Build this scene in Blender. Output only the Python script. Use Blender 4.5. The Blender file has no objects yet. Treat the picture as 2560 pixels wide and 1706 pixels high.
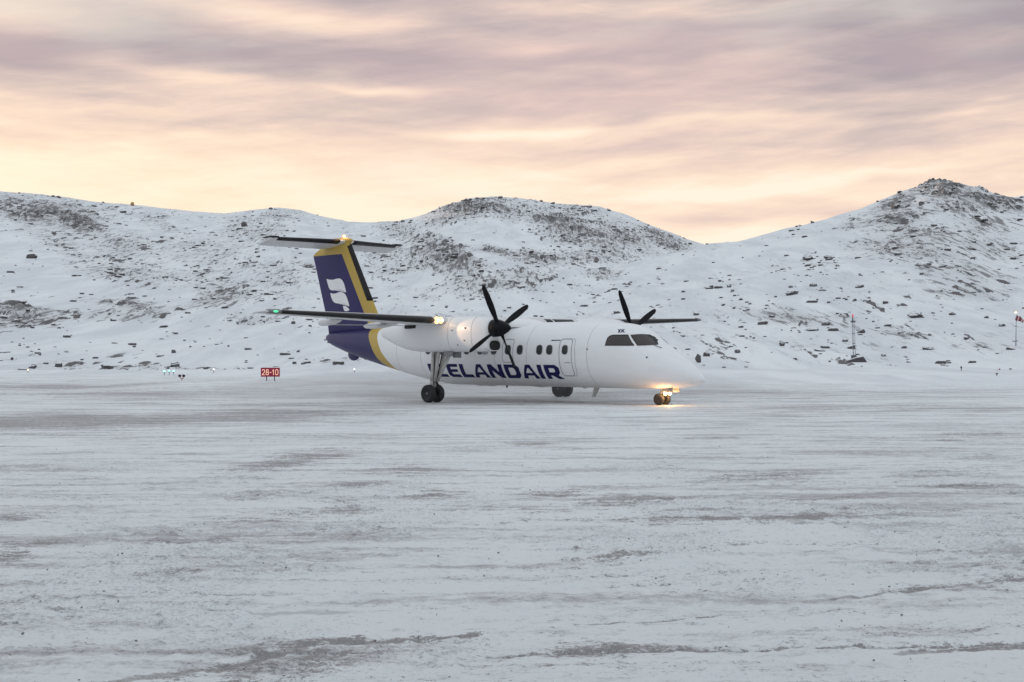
import bpy, bmesh, math, random
import numpy as np
from mathutils import Vector, Matrix

R = math.radians
C = bpy.context.scene.collection
scene = bpy.context.scene
random.seed(7)
rng = np.random.default_rng(11)

# ------------------------------------------------------------------ camera
F, H, YH = 3421.861, 2.267, 866.017            # focal (px of 2560), eye height, horizon row
cam_d = bpy.data.cameras.new('camera'); cam = bpy.data.objects.new('camera', cam_d); C.objects.link(cam)
cam_d.sensor_width = 36.0; cam_d.lens = F / 2560 * 36; cam_d.clip_start = 0.1; cam_d.clip_end = 20000
cam.matrix_world = Matrix.Translation((0, 0, H)) @ Matrix.Rotation(R(90) + math.atan((YH - 853) / F), 4, 'X') @ Matrix.Rotation(R(-0.179), 4, 'Z')
scene.camera = cam
scene.view_settings.view_transform = 'Standard'; scene.view_settings.look = 'None'
scene.view_settings.exposure = 0.12; scene.view_settings.gamma = 1.0

# ------------------------------------------------------------------ node helpers
class NT:
    def __init__(s, tree): s.t = tree; s.n = tree.nodes; s.l = tree.links
    def node(s, typ, **kw):
        n = s.n.new(typ)
        for k, v in kw.items(): setattr(n, k, v)
        return n
    def put(s, sock, v):
        if hasattr(v, 'is_output') or isinstance(v, bpy.types.NodeSocket): s.l.new(v, sock)
        elif isinstance(v, (tuple, list)):
            sock.default_value = tuple(v) + ((1.0,) if len(sock.default_value) == 4 and len(v) == 3 else ())
        else: sock.default_value = v
    def math(s, op, a, b=None, c=None, clamp=False):
        n = s.node('ShaderNodeMath', operation=op, use_clamp=clamp)
        s.put(n.inputs[0], a)
        if b is not None: s.put(n.inputs[1], b)
        if c is not None: s.put(n.inputs[2], c)
        return n.outputs[0]
    def step(s, x, a, b):                        # smooth 0..1 between a and b
        n = s.node('ShaderNodeMapRange', interpolation_type='SMOOTHSTEP')
        s.put(n.inputs[0], x); n.inputs[1].default_value = a; n.inputs[2].default_value = b
        return n.outputs[0]
    def mix(s, f, a, b):
        n = s.node('ShaderNodeMix', data_type='RGBA'); n.clamp_factor = True
        s.put(n.inputs[0], f); s.put(n.inputs[6], a); s.put(n.inputs[7], b)
        return n.outputs[2]
    def noise(s, vec, scale, detail=4, rough=0.55, dist=0.0):
        n = s.node('ShaderNodeTexNoise'); s.put(n.inputs['Vector'], vec)
        n.inputs['Scale'].default_value = scale; n.inputs['Detail'].default_value = detail
        n.inputs['Roughness'].default_value = rough; n.inputs['Distortion'].default_value = dist
        return n.outputs['Fac']
    def comb(s, x, y, z):
        n = s.node('ShaderNodeCombineXYZ'); s.put(n.inputs[0], x); s.put(n.inputs[1], y); s.put(n.inputs[2], z)
        return n.outputs[0]
    def sep(s, v):
        n = s.node('ShaderNodeSeparateXYZ'); s.put(n.inputs[0], v); return n.outputs
    def mapping(s, v, scale=(1, 1, 1), rot=(0, 0, 0), loc=(0, 0, 0)):
        n = s.node('ShaderNodeMapping'); s.put(n.inputs[0], v)
        n.inputs['Scale'].default_value = scale; n.inputs['Rotation'].default_value = rot; n.inputs['Location'].default_value = loc
        return n.outputs[0]

# ------------------------------------------------------------------ sky
world = bpy.data.worlds.new('World'); scene.world = world; world.use_nodes = True
SUN_EL, SUN_AZ = 4.6, -27.0                     # degrees; azimuth from +Y towards +X
def build_sky():
    w = NT(world.node_tree); w.n.clear()
    out = w.node('ShaderNodeOutputWorld'); bg = w.node('ShaderNodeBackground')
    d = w.node('ShaderNodeTexCoord').outputs['Generated']
    x, y, z = w.sep(d)
    hor = w.math('SQRT', w.math('ADD', w.math('MULTIPLY', x, x), w.math('MULTIPLY', y, y)))
    v = w.math('DIVIDE', z, w.math('MAXIMUM', hor, 0.02))                 # tan of elevation
    u = w.math('ARCTAN2', x, y)                                           # azimuth
    # warped, stretched cloud coordinates (streaks lie nearly level)
    wv = w.comb(w.math('MULTIPLY', u, 3.2), w.math('MULTIPLY', v, 11.0), 0.0)
    warp = w.math('SUBTRACT', w.noise(wv, 1.0, 3, 0.5), 0.5)
    v2 = w.math('ADD', v, w.math('MULTIPLY', warp, 0.050))
    shear = w.math('ADD', v2, w.math('MULTIPLY', u, -0.05))
    n1 = w.noise(w.comb(w.math('MULTIPLY', u, 9.5), w.math('MULTIPLY', shear, 40.0), 3.1), 1.0, 9, 0.56, 0.15)
    n2 = w.noise(w.comb(w.math('MULTIPLY', u, 15.0), w.math('MULTIPLY', w.math('ADD', v2, w.math('MULTIPLY', u, .06)), 130.0), 9.7), 1.0, 5, 0.55, 0.0)
    n3 = w.noise(w.comb(w.math('MULTIPLY', u, 4.0), w.math('MULTIPLY', shear, 20.0), 21.4), 1.0, 3, 0.5, 0.2)
    n4 = w.noise(w.comb(w.math('MULTIPLY', u, 3.0), w.math('MULTIPLY', v2, 16.0), 41.4), 1.0, 2, 0.5)
    # height of the cloud deck's lower edge falls from left to right
    B = w.math('ADD', w.math('MULTIPLY', u, -0.062), 0.176)
    m = w.math('DIVIDE', w.math('SUBTRACT', B, v2), 0.055)
    def blob(px, py, rx, ry, amp, rot=0.0):
        """cloud bank at a fixed place on the sky dome"""
        bu, bv = (px - 1280) / F, (866 - py) / F
        du = w.math('SUBTRACT', u, bu); dv = w.math('SUBTRACT', v2, bv)
        dv = w.math('ADD', dv, w.math('MULTIPLY', du, rot))
        q = w.math('ADD', w.math('POWER', w.math('MULTIPLY', du, F / rx), 2.0), w.math('POWER', w.math('MULTIPLY', dv, F / ry), 2.0))
        return w.math('MULTIPLY', w.math('EXPONENT', w.math('MULTIPLY', q, -1.0)), amp)
    for b in [(100, 165, 420, 62, -1.7), (800, 185, 420, 75, -.85, .1), (640, 30, 380, 44, 1.7, .12), (60, 45, 190, 44, 1.6),
              (470, 205, 210, 26, 1.7, .16), (960, 232, 150, 10, 1.9), (1130, 150, 120, 14, -.5), (1420, 120, 160, 18, .8, -.1), (1850, 170, 220, 14, .7, -.08), (1560, 20, 520, 45, 1.5), (1750, 110, 300, 35, -.35),
              (2420, 55, 200, 40, -.9), (2350, 190, 380, 44, -1.0), (1500, 245, 190, 16, .7), (1650, 318, 480, 10, .9, -.02),
              (1900, 480, 420, 12, 1.0, -.05), (1900, 415, 420, 26, -.55, -.04), (1900, 540, 500, 22, -.5), (2350, 335, 380, 12, .6, -.08),
              (1100, 520, 260, 22, -.45), (560, 345, 380, 20, -.15), (1750, 370, 400, 26, -.4), (1300, 330, 300, 14, .6), (1330, 110, 170, 25, .5, -.15)]:
        m = w.math('ADD', m, blob(*b))
    m = w.math('ADD', m, w.math('MULTIPLY', w.math('SUBTRACT', n1, 0.5), 2.5))
    m = w.math('ADD', m, w.math('MULTIPLY', w.math('SUBTRACT', n2, 0.5), 1.25))
    m = w.math('ADD', m, w.math('MULTIPLY', w.math('SUBTRACT', n3, 0.5), 2.0))
    n5 = w.noise(w.comb(w.math('MULTIPLY', u, 9.0), w.math('MULTIPLY', w.math('ADD', v, w.math('MULTIPLY', u, -.13)), 70.0), 61.0), 1.0, 8, 0.62, 0.2)
    m = w.math('ADD', m, w.math('MULTIPLY', w.math('SUBTRACT', n5, 0.5), 2.0))
    m = w.math('ADD', m, w.math('MULTIPLY', w.math('MULTIPLY', w.step(v, .155, .105), w.step(u, .12, -.12)), .40))
    f = w.math('MULTIPLY_ADD', m, 0.27, 0.500, clamp=True)
    ramp = w.node('ShaderNodeValToRGB'); w.put(ramp.inputs[0], f)
    cr = ramp.color_ramp; cr.interpolation = 'B_SPLINE'
    cols = [(0.0, (0.365, .318, .355)), (0.22, (.475, .405, .41)), (0.42, (.63, .51, .475)), (0.60, (.80, .615, .525)), (0.8, (.94, .735, .575)), (1.0, (.985, .845, .70))]
    cr.elements[0].position, cr.elements[0].color = cols[0][0], cols[0][1] + (1,)
    cr.elements[1].position, cr.elements[1].color = cols[-1][0], cols[-1][1] + (1,)
    for p, c in cols[1:-1]:
        e = cr.elements.new(p); e.color = c + (1,)
    front = ramp.outputs[0]
    pink = w.math('MULTIPLY', w.step(n4, .48, .70), 0.36)
    front = w.mix(w.math('MULTIPLY', pink, w.step(v, .08, .16)), front, (.63, .45, .46))
    greyc = w.math('MULTIPLY', w.math('MULTIPLY', w.step(n3, .50, .68), w.step(v, .16, .24)), .55)
    front = w.mix(greyc, front, (.62, .585, .55))
    # warm glow low on the left where the sun sits behind the ridge
    gl = w.math('MULTIPLY', w.step(w.math('ABSOLUTE', w.math('ADD', u, .28)), .45, .0), w.step(v, .20, .09))
    front = w.mix(w.math('MULTIPLY', gl, .22), front, (1.0, .78, .50))
    # a clear, bluish dome above and behind
    rear = w.mix(w.step(v, 0.0, 1.2), (.60, .615, .65), (.655, .73, .79))
    nrm_y = w.math('DIVIDE', y, w.math('MAXIMUM', hor, 0.02))
    k = w.math('MULTIPLY', w.step(nrm_y, 0.35, 0.86), w.step(v, .62, .27))
    col = w.mix(k, rear, front)
    sky = w.node('ShaderNodeTexSky', sky_type='NISHITA')
    sky.sun_disc = False; sky.sun_elevation = R(SUN_EL); sky.sun_rotation = R(SUN_AZ)
    add = w.node('ShaderNodeMix', data_type='RGBA', blend_type='ADD'); add.inputs[0].default_value = 0.0
    w.put(add.inputs[6], col); w.put(add.inputs[7], sky.outputs[0])
    add.inputs[0].default_value = 0.003
    w.put(bg.inputs[0], add.outputs[2]); bg.inputs[1].default_value = 1.0
    w.l.new(bg.outputs[0], out.inputs[0])
build_sky()

# ------------------------------------------------------------------ sun (behind the left ridge)
sd_ = bpy.data.lights.new('sun', 'SUN'); sun = bpy.data.objects.new('sun', sd_); C.objects.link(sun)
sd_.energy = 2.0; sd_.angle = R(0.6); sd_.color = (1.0, .62, .30)
sv = Vector((math.sin(R(SUN_AZ)) * math.cos(R(SUN_EL)), math.cos(R(SUN_AZ)) * math.cos(R(SUN_EL)), math.sin(R(SUN_EL))))
sun.rotation_euler = sv.to_track_quat('Z', 'Y').to_euler()

# ------------------------------------------------------------------ object helpers
def tag(o, label=None, cat=None, group=None, kind=None):
    for k, v in (('label', label), ('category', cat), ('group', group), ('kind', kind)):
        if v: o[k] = v
    return o
def empty(name, loc=(0, 0, 0), rz=0.0):
    o = bpy.data.objects.new(name, None); C.objects.link(o); o.location = loc; o.rotation_euler = (0, 0, rz)
    o.empty_display_size = .3; return o
def obj(name, me, mat=None, parent=None):
    o = bpy.data.objects.new(name, me); C.objects.link(o)
    if mat is not None and not me.materials:
        for m in (mat if isinstance(mat, (list, tuple)) else [mat]): me.materials.append(m)
    if parent: o.parent = parent
    return o
def pydata(name, verts, faces, smooth=True):
    me = bpy.data.meshes.new(name); me.from_pydata([tuple(v) for v in verts], [], faces)
    bm = bmesh.new(); bm.from_mesh(me); bmesh.ops.recalc_face_normals(bm, faces=bm.faces); bm.to_mesh(me); bm.free()
    if smooth: me.polygons.foreach_set('use_smooth', [True] * len(me.polygons))
    return me
class MB:
    """collects shapes for one mesh object"""
    def __init__(s): s.v = []; s.f = []; s.fm = []; s.sm = []
    def add(s, vs, fs, mi=0, smooth=True):
        b = len(s.v); s.v += [tuple(v) for v in vs]
        for f in fs: s.f.append([b + i for i in f]); s.fm.append(mi); s.sm.append(smooth)
        return s
    def loft(s, rings, cap0=True, cap1=True, mi=0, closed=True, smooth=True):
        n = len(rings[0]); vs = [p for r in rings for p in r]; fs = []
        for i in range(len(rings) - 1):
            for j in range(n if closed else n - 1):
                a, b = i * n + j, i * n + (j + 1) % n
                fs.append([a, b, b + n, a + n])
        if cap0: fs.append(list(range(n))[::-1])
        if cap1: fs.append([(len(rings) - 1) * n + j for j in range(n)])
        return s.add(vs, fs, mi, smooth)
    def tube(s, pts, rad, n=12, mi=0):
        pts = [Vector(p) for p in pts]; rad = rad if isinstance(rad, (list, tuple)) else [rad] * len(pts)
        rings = []
        for i, p in enumerate(pts):
            t = (pts[min(i + 1, len(pts) - 1)] - pts[max(i - 1, 0)]).normalized()
            a = t.orthogonal().normalized() if i == 0 else (rings_a - t * rings_a.dot(t)).normalized()
            rings_a = a; b = t.cross(a)
            rings.append([p + (a * math.cos(q) + b * math.sin(q)) * rad[i] for q in [2 * math.pi * k / n for k in range(n)]])
        return s.loft(rings, mi=mi)
    def box(s, c, size, mi=0, rot=None, bev=0.0):
        bm = bmesh.new(); bmesh.ops.create_cube(bm, size=1)
        for v in bm.verts: v.co = Vector((v.co.x * size[0], v.co.y * size[1], v.co.z * size[2]))
        if bev: bmesh.ops.bevel(bm, geom=list(bm.edges), offset=bev, segments=2, affect='EDGES', profile=.5)
        M = (rot or Matrix.Identity(3))
        bm.verts.ensure_lookup_table(); vs = [M @ v.co + Vector(c) for v in bm.verts]; fs = [[v.index for v in f.verts] for f in bm.faces]
        bm.free(); return s.add(vs, fs, mi, False)
    def lathe(s, c, axis, prof, n=32, mi=0, smooth=True):
        """prof: list of (along axis, radius)"""
        ax = Vector(axis).normalized(); a = ax.orthogonal().normalized(); b = ax.cross(a)
        rings = [[Vector(c) + ax * h + (a * math.cos(q) + b * math.sin(q)) * max(r, 1e-4) for q in [2 * math.pi * k / n for k in range(n)]] for h, r in prof]
        return s.loft(rings, mi=mi, smooth=smooth)
    def ball(s, c, r, mi=0, n=16):
        r = r if isinstance(r, (tuple, list)) else (r, r, r); rings = []
        for i in range(n // 2 + 1):
            th = math.pi * i / (n // 2); rr = max(math.sin(th), 1e-3)
            rings.append([(c[0] + r[0] * rr * math.cos(q), c[1] + r[1] * rr * math.sin(q), c[2] + r[2] * math.cos(th)) for q in [2 * math.pi * k / n for k in range(n)]])
        return s.loft(rings, mi=mi)
    def build(s, name, mat, parent=None):
        me = bpy.data.meshes.new(name); me.from_pydata(s.v, [], s.f)
        for m in (mat if isinstance(mat, (list, tuple)) else [mat]): me.materials.append(m)
        me.polygons.foreach_set('material_index', s.fm); me.polygons.foreach_set('use_smooth', s.sm)
        bm = bmesh.new(); bm.from_mesh(me); bmesh.ops.recalc_face_normals(bm, faces=bm.faces); bm.to_mesh(me); bm.free()
        return obj(name, me, None, parent)

# ------------------------------------------------------------------ numpy noise
def _hash(ix, iy, seed):
    h = (ix.astype(np.int64) * 374761393 + iy.astype(np.int64) * 668265263 + seed * 974634777) & 0xffffffff
    h = ((h ^ (h >> 13)) * 1274126177) & 0xffffffff
    h = ((h ^ (h >> 16)) * 2246822519) & 0xffffffff
    return ((h ^ (h >> 15)) & 0xffffff) / float(0xffffff)
def vnoise(x, y, seed=0):
    ix, iy = np.floor(x), np.floor(y); fx, fy = x - ix, y - iy
    fx = fx * fx * fx * (fx * (fx * 6 - 15) + 10); fy = fy * fy * fy * (fy * (fy * 6 - 15) + 10)
    a, b = _hash(ix, iy, seed), _hash(ix + 1, iy, seed); c, d = _hash(ix, iy + 1, seed), _hash(ix + 1, iy + 1, seed)
    return (a + (b - a) * fx) * (1 - fy) + (c + (d - c) * fx) * fy
def fbm(x, y, octv=4, seed=0, gain=.5):
    s = 0; a = 1; t = 0
    for o in range(octv):
        ca, sa = math.cos(o * 1.3 + .4), math.sin(o * 1.3 + .4)
        s = s + a * vnoise((x * ca - y * sa) * 2 ** o + 17.3 * o, (x * sa + y * ca) * 2 ** o - 9.1 * o, seed + o); t += a; a *= gain
    return s / t
def sstep(x, a, b):
    t = np.clip((x - a) / (b - a), 0, 1); return t * t * (3 - 2 * t)
def grid_mesh(name, X, Y, Z, attrs=None):
    nr, nc = X.shape; me = bpy.data.meshes.new(name)
    co = np.stack([X, Y, Z], -1).astype(np.float32).reshape(-1)
    i = (np.arange(nr - 1)[:, None] * nc + np.arange(nc - 1)[None, :]).reshape(-1)
    q = np.stack([i, i + 1, i + nc + 1, i + nc], -1).astype(np.int32).reshape(-1)
    n = len(i); me.vertices.add(nr * nc); me.vertices.foreach_set('co', co)
    me.loops.add(n * 4); me.loops.foreach_set('vertex_index', q)
    me.polygons.add(n); me.polygons.foreach_set('loop_start', np.arange(0, n * 4, 4, dtype=np.int32))
    me.polygons.foreach_set('use_smooth', np.ones(n, dtype=bool))
    me.update(calc_edges=True)
    for k, a in (attrs or {}).items():
        at = me.attributes.new(k, 'FLOAT', 'POINT'); at.data.foreach_set('value', a.astype(np.float32).reshape(-1))
    return me

# ------------------------------------------------------------------ materials
def new_mat(name):
    m = bpy.data.materials.new(name); m.use_nodes = True; t = NT(m.node_tree)
    b = t.n['Principled BSDF']; return m, t, b
def geo_pos(t): return t.node('ShaderNodeNewGeometry').outputs['Position']
def attr(t, name): return t.node('ShaderNodeAttribute', attribute_name=name).outputs['Fac']
def paint(name, col, rough=.35, metal=0.0, grime=.06, scale=3.0, coat=0.0, spec=.5):
    m, t, b = new_mat(name); o = t.node('ShaderNodeTexCoord').outputs['Object']
    n = t.noise(o, scale, 5, .6); f = t.math('MULTIPLY', t.step(n, .35, .75), grime * 4)
    dark = tuple(c * .72 for c in col)
    t.put(b.inputs['Base Color'], t.mix(f, col, dark))
    t.put(b.inputs['Roughness'], t.math('MULTIPLY_ADD', n, .2, rough - .1)); b.inputs['Metallic'].default_value = metal
    b.inputs['Coat Weight'].default_value = coat; b.inputs['Specular IOR Level'].default_value = spec
    return m
def glow(name, col, strength):
    m, t, b = new_mat(name); b.inputs['Base Color'].default_value = col + (1,)
    b.inputs['Emission Color'].default_value = col + (1,); b.inputs['Emission Strength'].default_value = strength; return m

NAVY = (.028, .021, .105); YEL = (.52, .36, .085); WHITE = (.84, .835, .845)
M = {}
M['white'] = paint('white_paint', WHITE, .36, grime=.035, scale=1.3, coat=.15)
M['white_dirty'] = paint('sooty_white_paint', (.66, .655, .66), .42, grime=.08, scale=1.7)
M['black_rubber'] = paint('black_boot_rubber', (.016, .0145, .0155), .5, grime=.1, scale=5, spec=.3)
M['prop_black'] = paint('propeller_black', (.004, .0045, .007), .55, grime=.1, scale=9, spec=.18)
M['tyre'] = paint('tyre_rubber', (.022, .023, .027), .75, grime=.15, scale=12)
M['rim'] = paint('wheel_rim_grey', (.10, .10, .115), .5, grime=.2, scale=14)
M['gear'] = paint('gear_leg_paint', (.50, .49, .47), .45, grime=.2, scale=7)
M['metal'] = paint('dull_metal', (.23, .23, .24), .4, .6, .15, 8)
M['dark'] = paint('black_and_recess_shade', (.015, .015, .018), .7)  # plain black parts, and the painted shade inside the intake
M['navy'] = paint('navy_lettering', (.010, .012, .085), .5, scale=4, spec=.2)
M['navy_tail'] = paint('navy_tail_paint', NAVY, .4, scale=2)
M['yellow'] = paint('yellow_paint', YEL, .36, scale=2)
M['seam'] = paint('seam_grey', (.25, .26, .28), .6)
M['seal'] = paint('dark_window_seal', (.13, .13, .14), .6)
def glass_mat(name, col, rough=.08):
    m, t, b = new_mat(name); o = t.node('ShaderNodeTexCoord').outputs['Object']
    n = t.noise(o, 2.2, 2, .5); t.put(b.inputs['Base Color'], t.mix(n, col, tuple(c * .5 for c in col)))
    b.inputs['Roughness'].default_value = rough; b.inputs['IOR'].default_value = 1.5; return m
M['cabin_glass'] = glass_mat('cabin_window_glass', (.045, .052, .055))
M['cockpit_glass'] = glass_mat('cockpit_glass', (.060, .043, .043), .12)
M['warm_lens'] = glow('warm_lamp_lens', (1.0, .52, .16), 2.6)
M['hot_lens'] = glow('hot_lamp_lens', (1.0, .74, .38), 9.0)
M['beacon_red'] = glow('red_beacon_glass', (1.0, .10, .03), 3.0)
M['beacon_hot'] = glow('beacon_core', (1.0, .62, .22), 8.0)
M['green_lens'] = glow('green_lamp_lens', (.10, .70, .36), .75)
M['green_hot'] = glow('green_runway_lens', (.30, 1.0, .75), 1.8)
M['white_lens'] = glow('white_lamp_lens', (1.0, .94, .84), 3.5)
M['orange_lens'] = glow('orange_lamp_lens', (1.0, .72, .46), 3.0)
M['red_lens'] = glow('red_lamp_lens', (.8, .12, .14), .35)

def livery():
    """white body, yellow band, navy tail: the band is a curve s(z) along the rear fuselage"""
    m, t, b = new_mat('fuselage_livery'); o = t.node('ShaderNodeTexCoord').outputs['Object']
    x, y, z = t.sep(o); s = t.math('MULTIPLY', x, -1.0)
    def curve(pts):
        n = t.node('ShaderNodeValToRGB'); t.put(n.inputs[0], t.math('DIVIDE', z, 4.0)); cr = n.color_ramp
        vals = [(zz / 4.0, (ss - 15.0) / 5.0) for zz, ss in pts]
        for i, (p, v) in enumerate(vals):
            e = cr.elements[i] if i < 2 else cr.elements.new(p)
            e.position = p; e.color = (v, v, v, 1)
        return t.math('MULTIPLY_ADD', t.sep(n.outputs[0])[0], 5.0, 15.0)
    blue = curve([(1.30, 17.05), (1.50, 17.31), (1.69, 17.47), (1.96, 17.63), (2.29, 17.82), (2.62, 18.09), (2.93, 18.39), (3.4, 18.75)])
    yel = curve([(1.15, 16.45), (1.45, 16.56), (1.75, 16.78), (2.02, 17.01), (2.40, 17.25), (2.68, 17.46), (3.01, 17.71), (3.4, 17.98)])
    fb = t.math('GREATER_THAN', s, blue); fy = t.math('GREATER_THAN', s, yel)
    n = t.noise(t.mapping(o, (.35, 1.4, 1.4)), 2.0, 5, .6)
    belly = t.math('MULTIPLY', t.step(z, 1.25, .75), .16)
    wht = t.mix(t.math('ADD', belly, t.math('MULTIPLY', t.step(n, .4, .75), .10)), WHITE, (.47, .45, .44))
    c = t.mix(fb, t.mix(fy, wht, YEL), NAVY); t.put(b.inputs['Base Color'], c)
    b.inputs['Roughness'].default_value = .40; b.inputs['Specular IOR Level'].default_value = .38
    return m
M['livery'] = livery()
def fin_livery():
    m, t, b = new_mat('fin_livery'); x, y, z = t.sep(t.node('ShaderNodeTexCoord').outputs['Object']); s = t.math('MULTIPLY', x, -1.0)
    front = t.math('MULTIPLY_ADD', z, (20.94 - 19.32) / (6.71 - 3.96), 19.32 - 3.96 * (20.94 - 19.32) / (6.71 - 3.96))
    f = t.math('MULTIPLY', t.math('GREATER_THAN', s, front), t.math('LESS_THAN', z, 6.70))
    n = t.noise(t.comb(x, y, z), 1.5, 4); t.put(b.inputs['Base Color'], t.mix(f, t.mix(t.math('MULTIPLY', n, .25), YEL, (.40, .27, .07)), NAVY))
    b.inputs['Roughness'].default_value = .42; b.inputs['Specular IOR Level'].default_value = .3; return m
M['fin'] = fin_livery()

# ------------------------------------------------------------------ pixel-measured place on the ground plane / terrain
RR = R(-.179)
def unrot(px, py):
    a, b = px - 1280, py - 853
    return a * math.cos(RR) + b * math.sin(RR), -a * math.sin(RR) + b * math.cos(RR) - (YH - 853)
def ground_xy(px, py, z=0.0):
    u, v = unrot(px, py); t = F * (H - z) / v
    return u / F * t, t

# ------------------------------------------------------------------ terrain: snowfield and rocky hills
BCs = np.array([(-1400, 455), (-700, 470), (-300, 465), (0, 477), (100, 483), (200, 497), (330, 511), (450, 525), (560, 533), (640, 523), (700, 518), (750, 524), (800, 540), (860, 553), (930, 556), (1000, 552), (1060, 535), (1120, 510), (1180, 494), (1240, 490), (1300, 494), (1360, 503), (1420, 510), (1500, 515), (1560, 535), (1620, 560), (1680, 583), (1720, 598), (1765, 613), (1850, 640), (2000, 690), (2560, 760), (3200, 780), (4000, 780)], float)
As = np.array([(-1400, 862), (0, 862), (900, 850), (1200, 780), (1300, 745), (1400, 710), (1500, 672), (1600, 645), (1660, 634), (1765, 613), (1850, 600), (1950, 575), (2060, 545), (2150, 520), (2220, 490), (2270, 470), (2320, 455), (2360, 450), (2400, 455), (2450, 468), (2500, 488), (2540, 493), (2560, 490), (2700, 470), (3200, 500), (4000, 520)], float)
# rock cover: (px, py, rx, ry, tilt, amount)
ROCK = [(110, 535, 150, 42, .12, .95), (190, 556, 75, 22, .2, 1.25), (20, 500, 120, 25, 0, .5), (110, 600, 130, 30, .3, .55), (300, 610, 120, 45, .2, .55), (260, 520, 70, 18, .1, .45),
        (420, 560, 90, 25, .25, .5), (330, 680, 190, 60, .15, .5), (520, 640, 190, 70, .1, .45), (640, 575, 120, 40, .1, .55), (700, 540, 60, 18, 0, .6), (560, 720, 110, 40, .1, .55),
        (60, 785, 100, 40, .05, .95), (200, 780, 70, 30, .05, .5), (300, 775, 140, 32, 0, .8), (550, 745, 110, 30, -.05, .75), (620, 800, 100, 25, 0, .5), (700, 690, 100, 70, 0, .5),
        (1180, 520, 100, 28, -.1, 1.05), (1110, 545, 70, 22, -.3, .7), (1260, 530, 120, 30, 0, .6), (1400, 560, 90, 42, .3, 1.0), (1480, 590, 110, 32, .35, .9), (1560, 590, 90, 38, .35, .85), (1660, 600, 80, 25, .4, .95), (1440, 525, 90, 18, .1, .6),
        (1120, 640, 110, 45, .1, .95), (1040, 590, 110, 30, .3, .7), (1250, 630, 130, 18, .3, .85), (1330, 645, 120, 22, .1, .8), (1480, 640, 140, 22, 0, .75), (1000, 660, 120, 60, 0, .55), (1180, 710, 190, 40, .05, .6), (1300, 690, 120, 30, 0, .5), (1520, 685, 60, 14, 0, .9), (1200, 745, 60, 15, .05, .9), (1080, 745, 40, 10, 0, .8),
        (2360, 470, 120, 28, .12, 1.15), (2470, 500, 110, 22, .2, 1.1), (2250, 500, 60, 16, -.35, 1.0), (2240, 545, 95, 40, -.2, .75), (2400, 520, 110, 25, .2, .7), (2480, 560, 90, 30, 0, .7), (2330, 590, 170, 34, .05, .6), (2290, 625, 170, 32, .05, .75), (2480, 620, 120, 35, .1, .6), (2420, 690, 160, 45, .1, .55), (2420, 735, 120, 22, .05, .55), (2150, 560, 60, 20, -.1, .45),
        (1960, 790, 110, 22, .1, .85), (2080, 800, 100, 20, .1, .45), (2240, 830, 110, 22, .05, .45), (1800, 790, 130, 25, 0, .35), (2100, 860, 260, 30, 0, .28), (1800, 880, 120, 25, 0, .3), (2450, 860, 110, 25, 0, .35),
        (420, 920, 330, 12, 0, .35), (150, 912, 90, 12, 0, .5), (800, 900, 200, 15, 0, .3)]
BARE = [(50, 650, 85, 75, .3), (200, 715, 120, 22, .1), (420, 740, 75, 20, .05), (150, 760, 150, 12, .1), (420, 850, 520, 38, 0), (1250, 585, 70, 30, .25), (1170, 590, 55, 25, .2), (1230, 645, 60, 10, .25), (1050, 700, 60, 18, 0), (1700, 660, 160, 25, -.2), (1850, 640, 120, 26, -.2), (1900, 590, 100, 18, -.3), (1330, 760, 260, 22, 0), (480, 560, 60, 12, .1), (800, 600, 70, 40, .2)]
U_in = np.linspace(-.40, .40, 1090); U_out = np.linspace(.40, 0.72, 150)[1:]
UC = np.concatenate([-U_out[::-1], U_in, U_out])
YR = np.concatenate([np.arange(66, 128, .62), np.arange(128, 440, .85), np.arange(440, 830, 1.15), np.linspace(832, 1250, 60)])
EDGE_PX = np.array([-2000, 0, 440, 800, 1280, 1700, 1900, 2300, 2560, 4500], float)
EDGE_PY = np.array([938, 938, 939, 944, 950, 953, 955, 964, 963, 962], float)
def edge_depth(u):
    px = 1280 + u * F; py = np.interp(px, EDGE_PX, EDGE_PY)
    return F * H / (py - YH + (px - 1280) * math.sin(-RR))
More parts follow.
